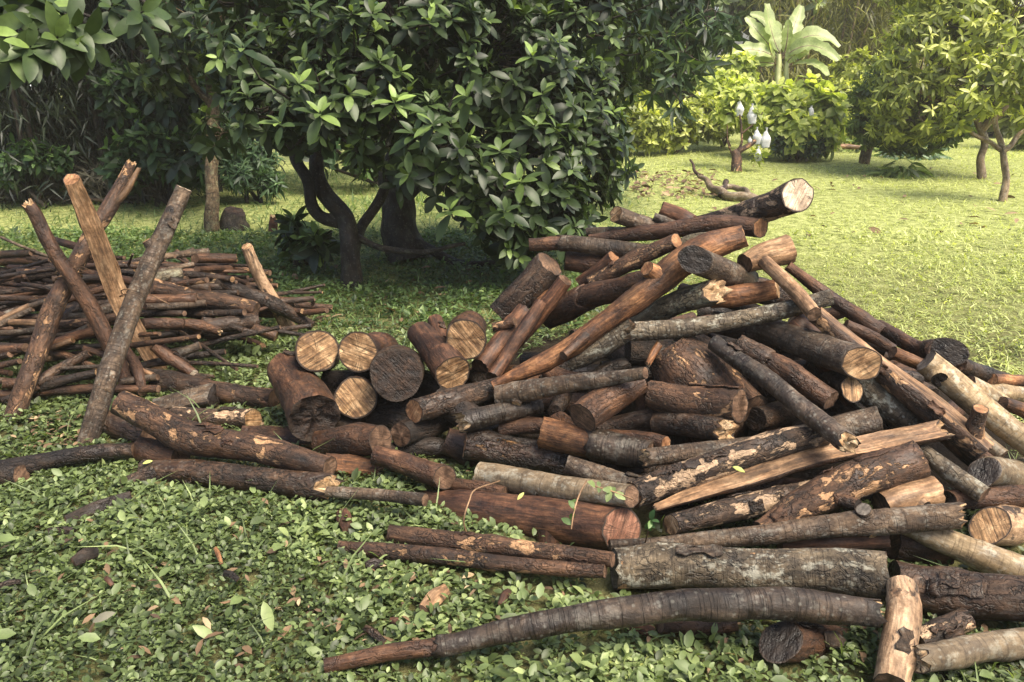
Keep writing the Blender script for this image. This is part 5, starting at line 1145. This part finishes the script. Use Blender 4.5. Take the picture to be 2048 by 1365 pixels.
def put(name, tm, A, mat, label, cat, wid=1.0):
    o = leaves(name, tm, A[0], A[1], A[2], A[3], A[4], mat, wid=wid); tag(o, label, cat, kind='stuff'); return o
rg = np.random.default_rng(50)
bare = lambda x, y, r: sines(np.stack([x, y, 0 * x], 1), 17, 5, 2.2) > -.70 + .6 * r.random(len(x))
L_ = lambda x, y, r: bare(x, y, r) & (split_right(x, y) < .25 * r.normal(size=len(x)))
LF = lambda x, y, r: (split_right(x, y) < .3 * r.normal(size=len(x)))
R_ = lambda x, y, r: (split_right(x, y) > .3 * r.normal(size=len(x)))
creep = sprigs(9000, 1.35, 4.6, 7, .010, .020, .003, .03, rg, OV, bare)
put('creeping_weed', OV, creep, LM['creep'], 'tiny leaved creeping weed between the ground cover leaves', 'weeds')
near = sprigs(17000, 1.35, 3.0, 6, .016, .035, .004, .055, rg, OV, bare)
mid = sprigs(19000, 3.0, 4.8, 5, .020, .036, .004, .045, rg, OV, L_)
put('ground_cover', OW, cat2(near, mid), LM['cover'], 'low broad leaved green ground cover round the logs', 'ground cover')
far = sprigs(15000, 4.8, 8.0, 5, .03, .055, .01, .07, rg, OV, LF)
put('shaded_weeds', OV, far, LM['grassG'], 'small leaved weeds on the shaded ground under the trees', 'weeds')
def blades(n, y0, y1, lo, hi, rg, xf=None, el=.75):
    x, y = scatter(n, y0, y1, rg, xf); m = len(x)
    a = rg.uniform(0, 6.28, m); e = np.clip(rg.normal(el, .35, m), .05, 1.5)
    d = np.stack([np.cos(a) * np.cos(e), np.sin(a) * np.cos(e), np.sin(e)], 1)
    dn = sines(np.stack([x, y, 0 * x], 1), 9, 5, 1.6)
    A = [np.stack([x, y, 0 * x - .005], 1), d, np.stack([-np.cos(a) * .6, -np.sin(a) * .6, np.ones(m)], 1) + rg.normal(size=(m, 3)) * .2, rg.uniform(lo, hi, m) * (1 + .3 * dn), np.clip(rg.normal(.45, .2, m) + .12 * dn, 0, 1)]
    kp = clear_of_logs(A[0] + [0, 0, .02]); return [q[kp] for q in A]
put('lawn_grass', GR, cat2(blades(80000, 3.2, 7.0, .035, .085, rg, R_, .45), blades(130000, 7.0, 18.5, .05, .10, rg, R_, .5)), LM['grassY'], 'yellow green lawn grass with warm light in its colour right of the woodpile', 'grass', 1.0)
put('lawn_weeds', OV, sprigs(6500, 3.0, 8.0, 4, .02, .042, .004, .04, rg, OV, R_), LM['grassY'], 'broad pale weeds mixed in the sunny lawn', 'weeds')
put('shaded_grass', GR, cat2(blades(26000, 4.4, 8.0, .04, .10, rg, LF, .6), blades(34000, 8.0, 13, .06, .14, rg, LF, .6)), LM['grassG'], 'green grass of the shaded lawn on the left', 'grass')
put('grass_blades', GR, cat2(blades(700, 1.35, 3.6, .10, .24, rg, bare, .8), blades(7000, 1.35, 4.6, .03, .09, rg, bare, .6)), LM['cover'], 'long grass blades scattered in the ground cover', 'grass', .5)
# larger single leaves standing in the ground cover
m = 90; x, y = scatter(900, 1.4, 3.8, rg, L_); x, y = x[:m], y[:m]; m = len(x); a = rg.uniform(0, 6.28, m)
A = [np.stack([x, y, rg.uniform(.03, .08, m)], 1), np.stack([np.cos(a), np.sin(a), rg.uniform(.1, .9, m)], 1), np.stack([rg.normal(size=m) * .3, -.3 + 0 * x, 1 + 0 * x], 1), rg.uniform(.035, .07, m), np.clip(rg.normal(.45, .15, m), 0, 1)]
kp = clear_of_logs(A[0]); put('broad_weeds', RD, [q[kp] for q in A], LM['cover'], 'larger oval weed leaves standing above the ground cover', 'weeds', .8)
# dry leaf litter
def litter(px0, px1, py0, py1, n, lo, hi, name, label):
    pts = np.array([G(rg.uniform(px0, px1), rg.uniform(py0, py1)) for i in range(n)]); pts[:, 2] = rg.uniform(.005, .05, n)
    a = rg.uniform(0, 6.28, n); d = np.stack([np.cos(a), np.sin(a), rg.normal(size=n) * .25], 1)
    A = [pts, d, rg.normal(size=(n, 3)) * .35 + [0, 0, 1], rg.uniform(lo, hi, n), np.clip(rg.normal(.45, .25, n), 0, 1)]
    kp = clear_of_logs(pts); put(name, AVLOW, [q[kp] for q in A], LM['litter'], label, 'leaf litter')
litter(1255, 1430, 345, 398, 260, .05, .15, 'leaf_litter', 'dry brown leaf litter on the lawn round the fallen branch')
litter(1420, 2040, 330, 470, 70, .06, .16, 'leaf_litter', 'scattered dry leaves over the sunny lawn')
litter(470, 1000, 540, 660, 60, .05, .12, 'leaf_litter', 'scattered dry leaves under the bent trunk tree')
litter(60, 200, 830, 915, 150, .02, .05, 'wood_chips', 'pale wood chips scattered at the foot of the crossed poles')
litter(0, 1100, 880, 1340, 200, .02, .06, 'leaf_litter', 'dry leaf bits among the foreground ground cover')
litter(560, 1250, 900, 1300, 160, .012, .045, 'bark_crumbs', 'brown bark crumbs and splinters scattered before the woodpile')
litter(1250, 2040, 1180, 1340, 260, .012, .05, 'bark_crumbs', 'bark crumbs and splinters round the front logs')
litter(180, 900, 760, 960, 160, .012, .045, 'bark_crumbs', 'bark crumbs under the left group of logs')
# bark chips and single fallen leaves
def chip(px, py, dx, dy, w_, kind, label, z=.05, name='bark_chip', c='bark chip'):
    a, b = G(px - dx, py - dy) + [0, 0, z], G(px + dx, py + dy) + [0, 0, z * .8]
    r = w_ * gdepth(px, py) / FPX
    log(name, [a, (a + b) / 2 + [0, 0, .008], b], [r * .8, r, r * .7], kind, ('b', 'b'), (.1, .1), None, label, c, 'loose bark chips on the ground cover', flat=.45, bumps=1, lump=.14)
chip(872, 1222, 22, -24, 17, 'tan', 'pinkish curved bark chip lying behind the curved front log', .045)
chip(1010, 1215, 8, -16, 9, 'red', 'small reddish bark chip right of the pinkish chip', .04)
chip(690, 1057, 6, 16, 16, 'red', 'dark red lump of bark left of the thin logs', .04)
chip(175, 1135, 24, -12, 13, 'black', 'dark purplish bark chip at the left of the ground cover', .045)
chip(750, 1150, 16, -4, 12, 'black', 'black bark chip before the thin tan log', .04)
chip(465, 1177, 14, 4, 7, 'black', 'small black bark chip in the middle of the ground cover', .05)
chip(440, 1135, 6, 14, 5, 'orange', 'small orange twig piece in the middle of the ground cover', .05)
chip(222, 1188, 7, 4, 6, 'red', 'tiny reddish bark chip in the left ground cover', .05)
chip(748, 1285, 22, 14, 8, 'dark', 'short dark forked twig by the tip of the curved front log', .03, 'twig', 'twig')
chip(20, 1190, 26, -10, 6, 'black', 'thin black bark strip at the left frame edge', .04)
chip(795, 1262, 14, 4, 7, 'red', 'reddish crumb of bark behind the tip of the curved front log', .03)
chip(1665, 1300, 18, 4, 17, 'grey', 'grey chunk of bark beside the stubby brown log', .03)
chip(1280, 1268, 26, 6, 14, 'red', 'red brown bark scrap under the curved front log', .02)
def single(px, py, dep, ang, sz, tint, mat, label, tm=AV):
    p = P(px, py, dep); d = cos(ang) * RT + sin(ang) * UP
    o = leaves('fallen_leaf', tm, [p], [d], [-FW + UP * .8], sz, tint, mat, origin=p); tag(o, label, 'fallen leaf', 'single fallen leaves')
single(1035, 1000, gdepth(1035, 1000) - .30, .9, .034, .9, LM['bright'], 'small yellowish leaf lying on the big red brown log')
single(1490, 945, gdepth(1490, 945) - .55, 2.6, .045, .5, LM['bright'], 'small olive leaf lying on the pale split rod')
single(545, 1262, gdepth(545, 1262) - .10, 1.9, .085, .8, LM['cover'], 'large pale green leaf standing up in the front ground cover')
single(385, 1252, gdepth(385, 1252) - .08, -.5, .075, .75, LM['cover'], 'pale drooping leaf left of the large upright leaf')
single(185, 1245, gdepth(185, 1245) - .12, .5, .065, .9, LM['dry'], 'yellowed leaf lying on the front ground cover')
single(285, 928, gdepth(285, 928) - .15, .4, .04, .8, LM['bright'], 'pale leaf lying on the dark log with the side branch')

def vine(label, pts, nl, mat, seed):
    """a trailing weed over the logs: stem and leaves"""
    rg = np.random.default_rng(seed); W = [P(*p) for p in pts]
    t = empty('trailing_weed', W[-1], label, 'weed')
    V, lc, fr = tube_geo(W, np.full(len(W), .0028), seed, 0, step=.012, seg=6, bumps=0, wob=1.0)
    mesh('stem', V.reshape(-1, 3), [ring_faces(len(V), 6)], BK['tan'], t, {'lc': lc.reshape(-1, 3)})
    if nl:
        Q = fr[0][rg.integers(len(fr[0]) // 2, len(fr[0]), nl)]
        leaves('foliage', OW, Q, rg.normal(size=(nl, 3)) + [0, -.3, .2], rg.normal(size=(nl, 3)) * .3 + [0, -.5, 1], rg.uniform(.022, .045, nl), np.clip(rg.normal(.6, .15, nl), 0, 1), mat, t)
gd = gdepth(1040, 1095) - .14
vine('thin pale runner hanging over the left half of the big red brown log', [(1000, 962, gd + .02), (950, 978, gd), (938, 1000, gd - .02), (928, 1040, gd - .04), (934, 1064, gd - .03)], 0, LM['cover'], 1)
vine('leafy green runner hanging over the right half of the big red brown log', [(1175, 962, gd + .02), (1160, 990, gd - .02), (1148, 1025, gd - .05), (1142, 1058, gd - .05)], 5, LM['grassG'], 2)
vine('green leafy sprig lying on the end of the pale grey curved log', [(1265, 1000, gd - .1), (1225, 985, gd - .06), (1190, 975, gd - .04)], 9, LM['cover'], 3)
vine('small sprig of weed growing in the gap right of the big red brown log', [(1290, 1090, gd), (1296, 1060, gd - .05), (1300, 1040, gd - .08)], 6, LM['under'], 4)
# ------------------------------------------------------------------ warm haze volume added to lift dark tones and the right-hand glow
def haze(density, col, aniso):
    m, nt, out = newmat('added_warm_haze')
    v = nd(nt, 'VolumePrincipled', {'Color': c4(col), 'Density': density, 'Anisotropy': aniso})
    nt.links.new(v.outputs[0], out.inputs['Volume'])
    z0, z1 = -1.0, 14.0
    v8 = np.array([[x, y, z] for x in (-60, 60) for y in (-20, 70) for z in (z0, z1)], float)
    f6 = np.array([[0, 1, 3, 2], [4, 6, 7, 5], [0, 4, 5, 1], [2, 3, 7, 6], [0, 2, 6, 4], [1, 5, 7, 3]])
    tag(mesh('haze', v8, [f6], m, smooth=False), 'added thin warm haze lifting dark tones and glow', 'haze', kind='stuff')
haze(.0024, (1.0, .95, .80), .3)
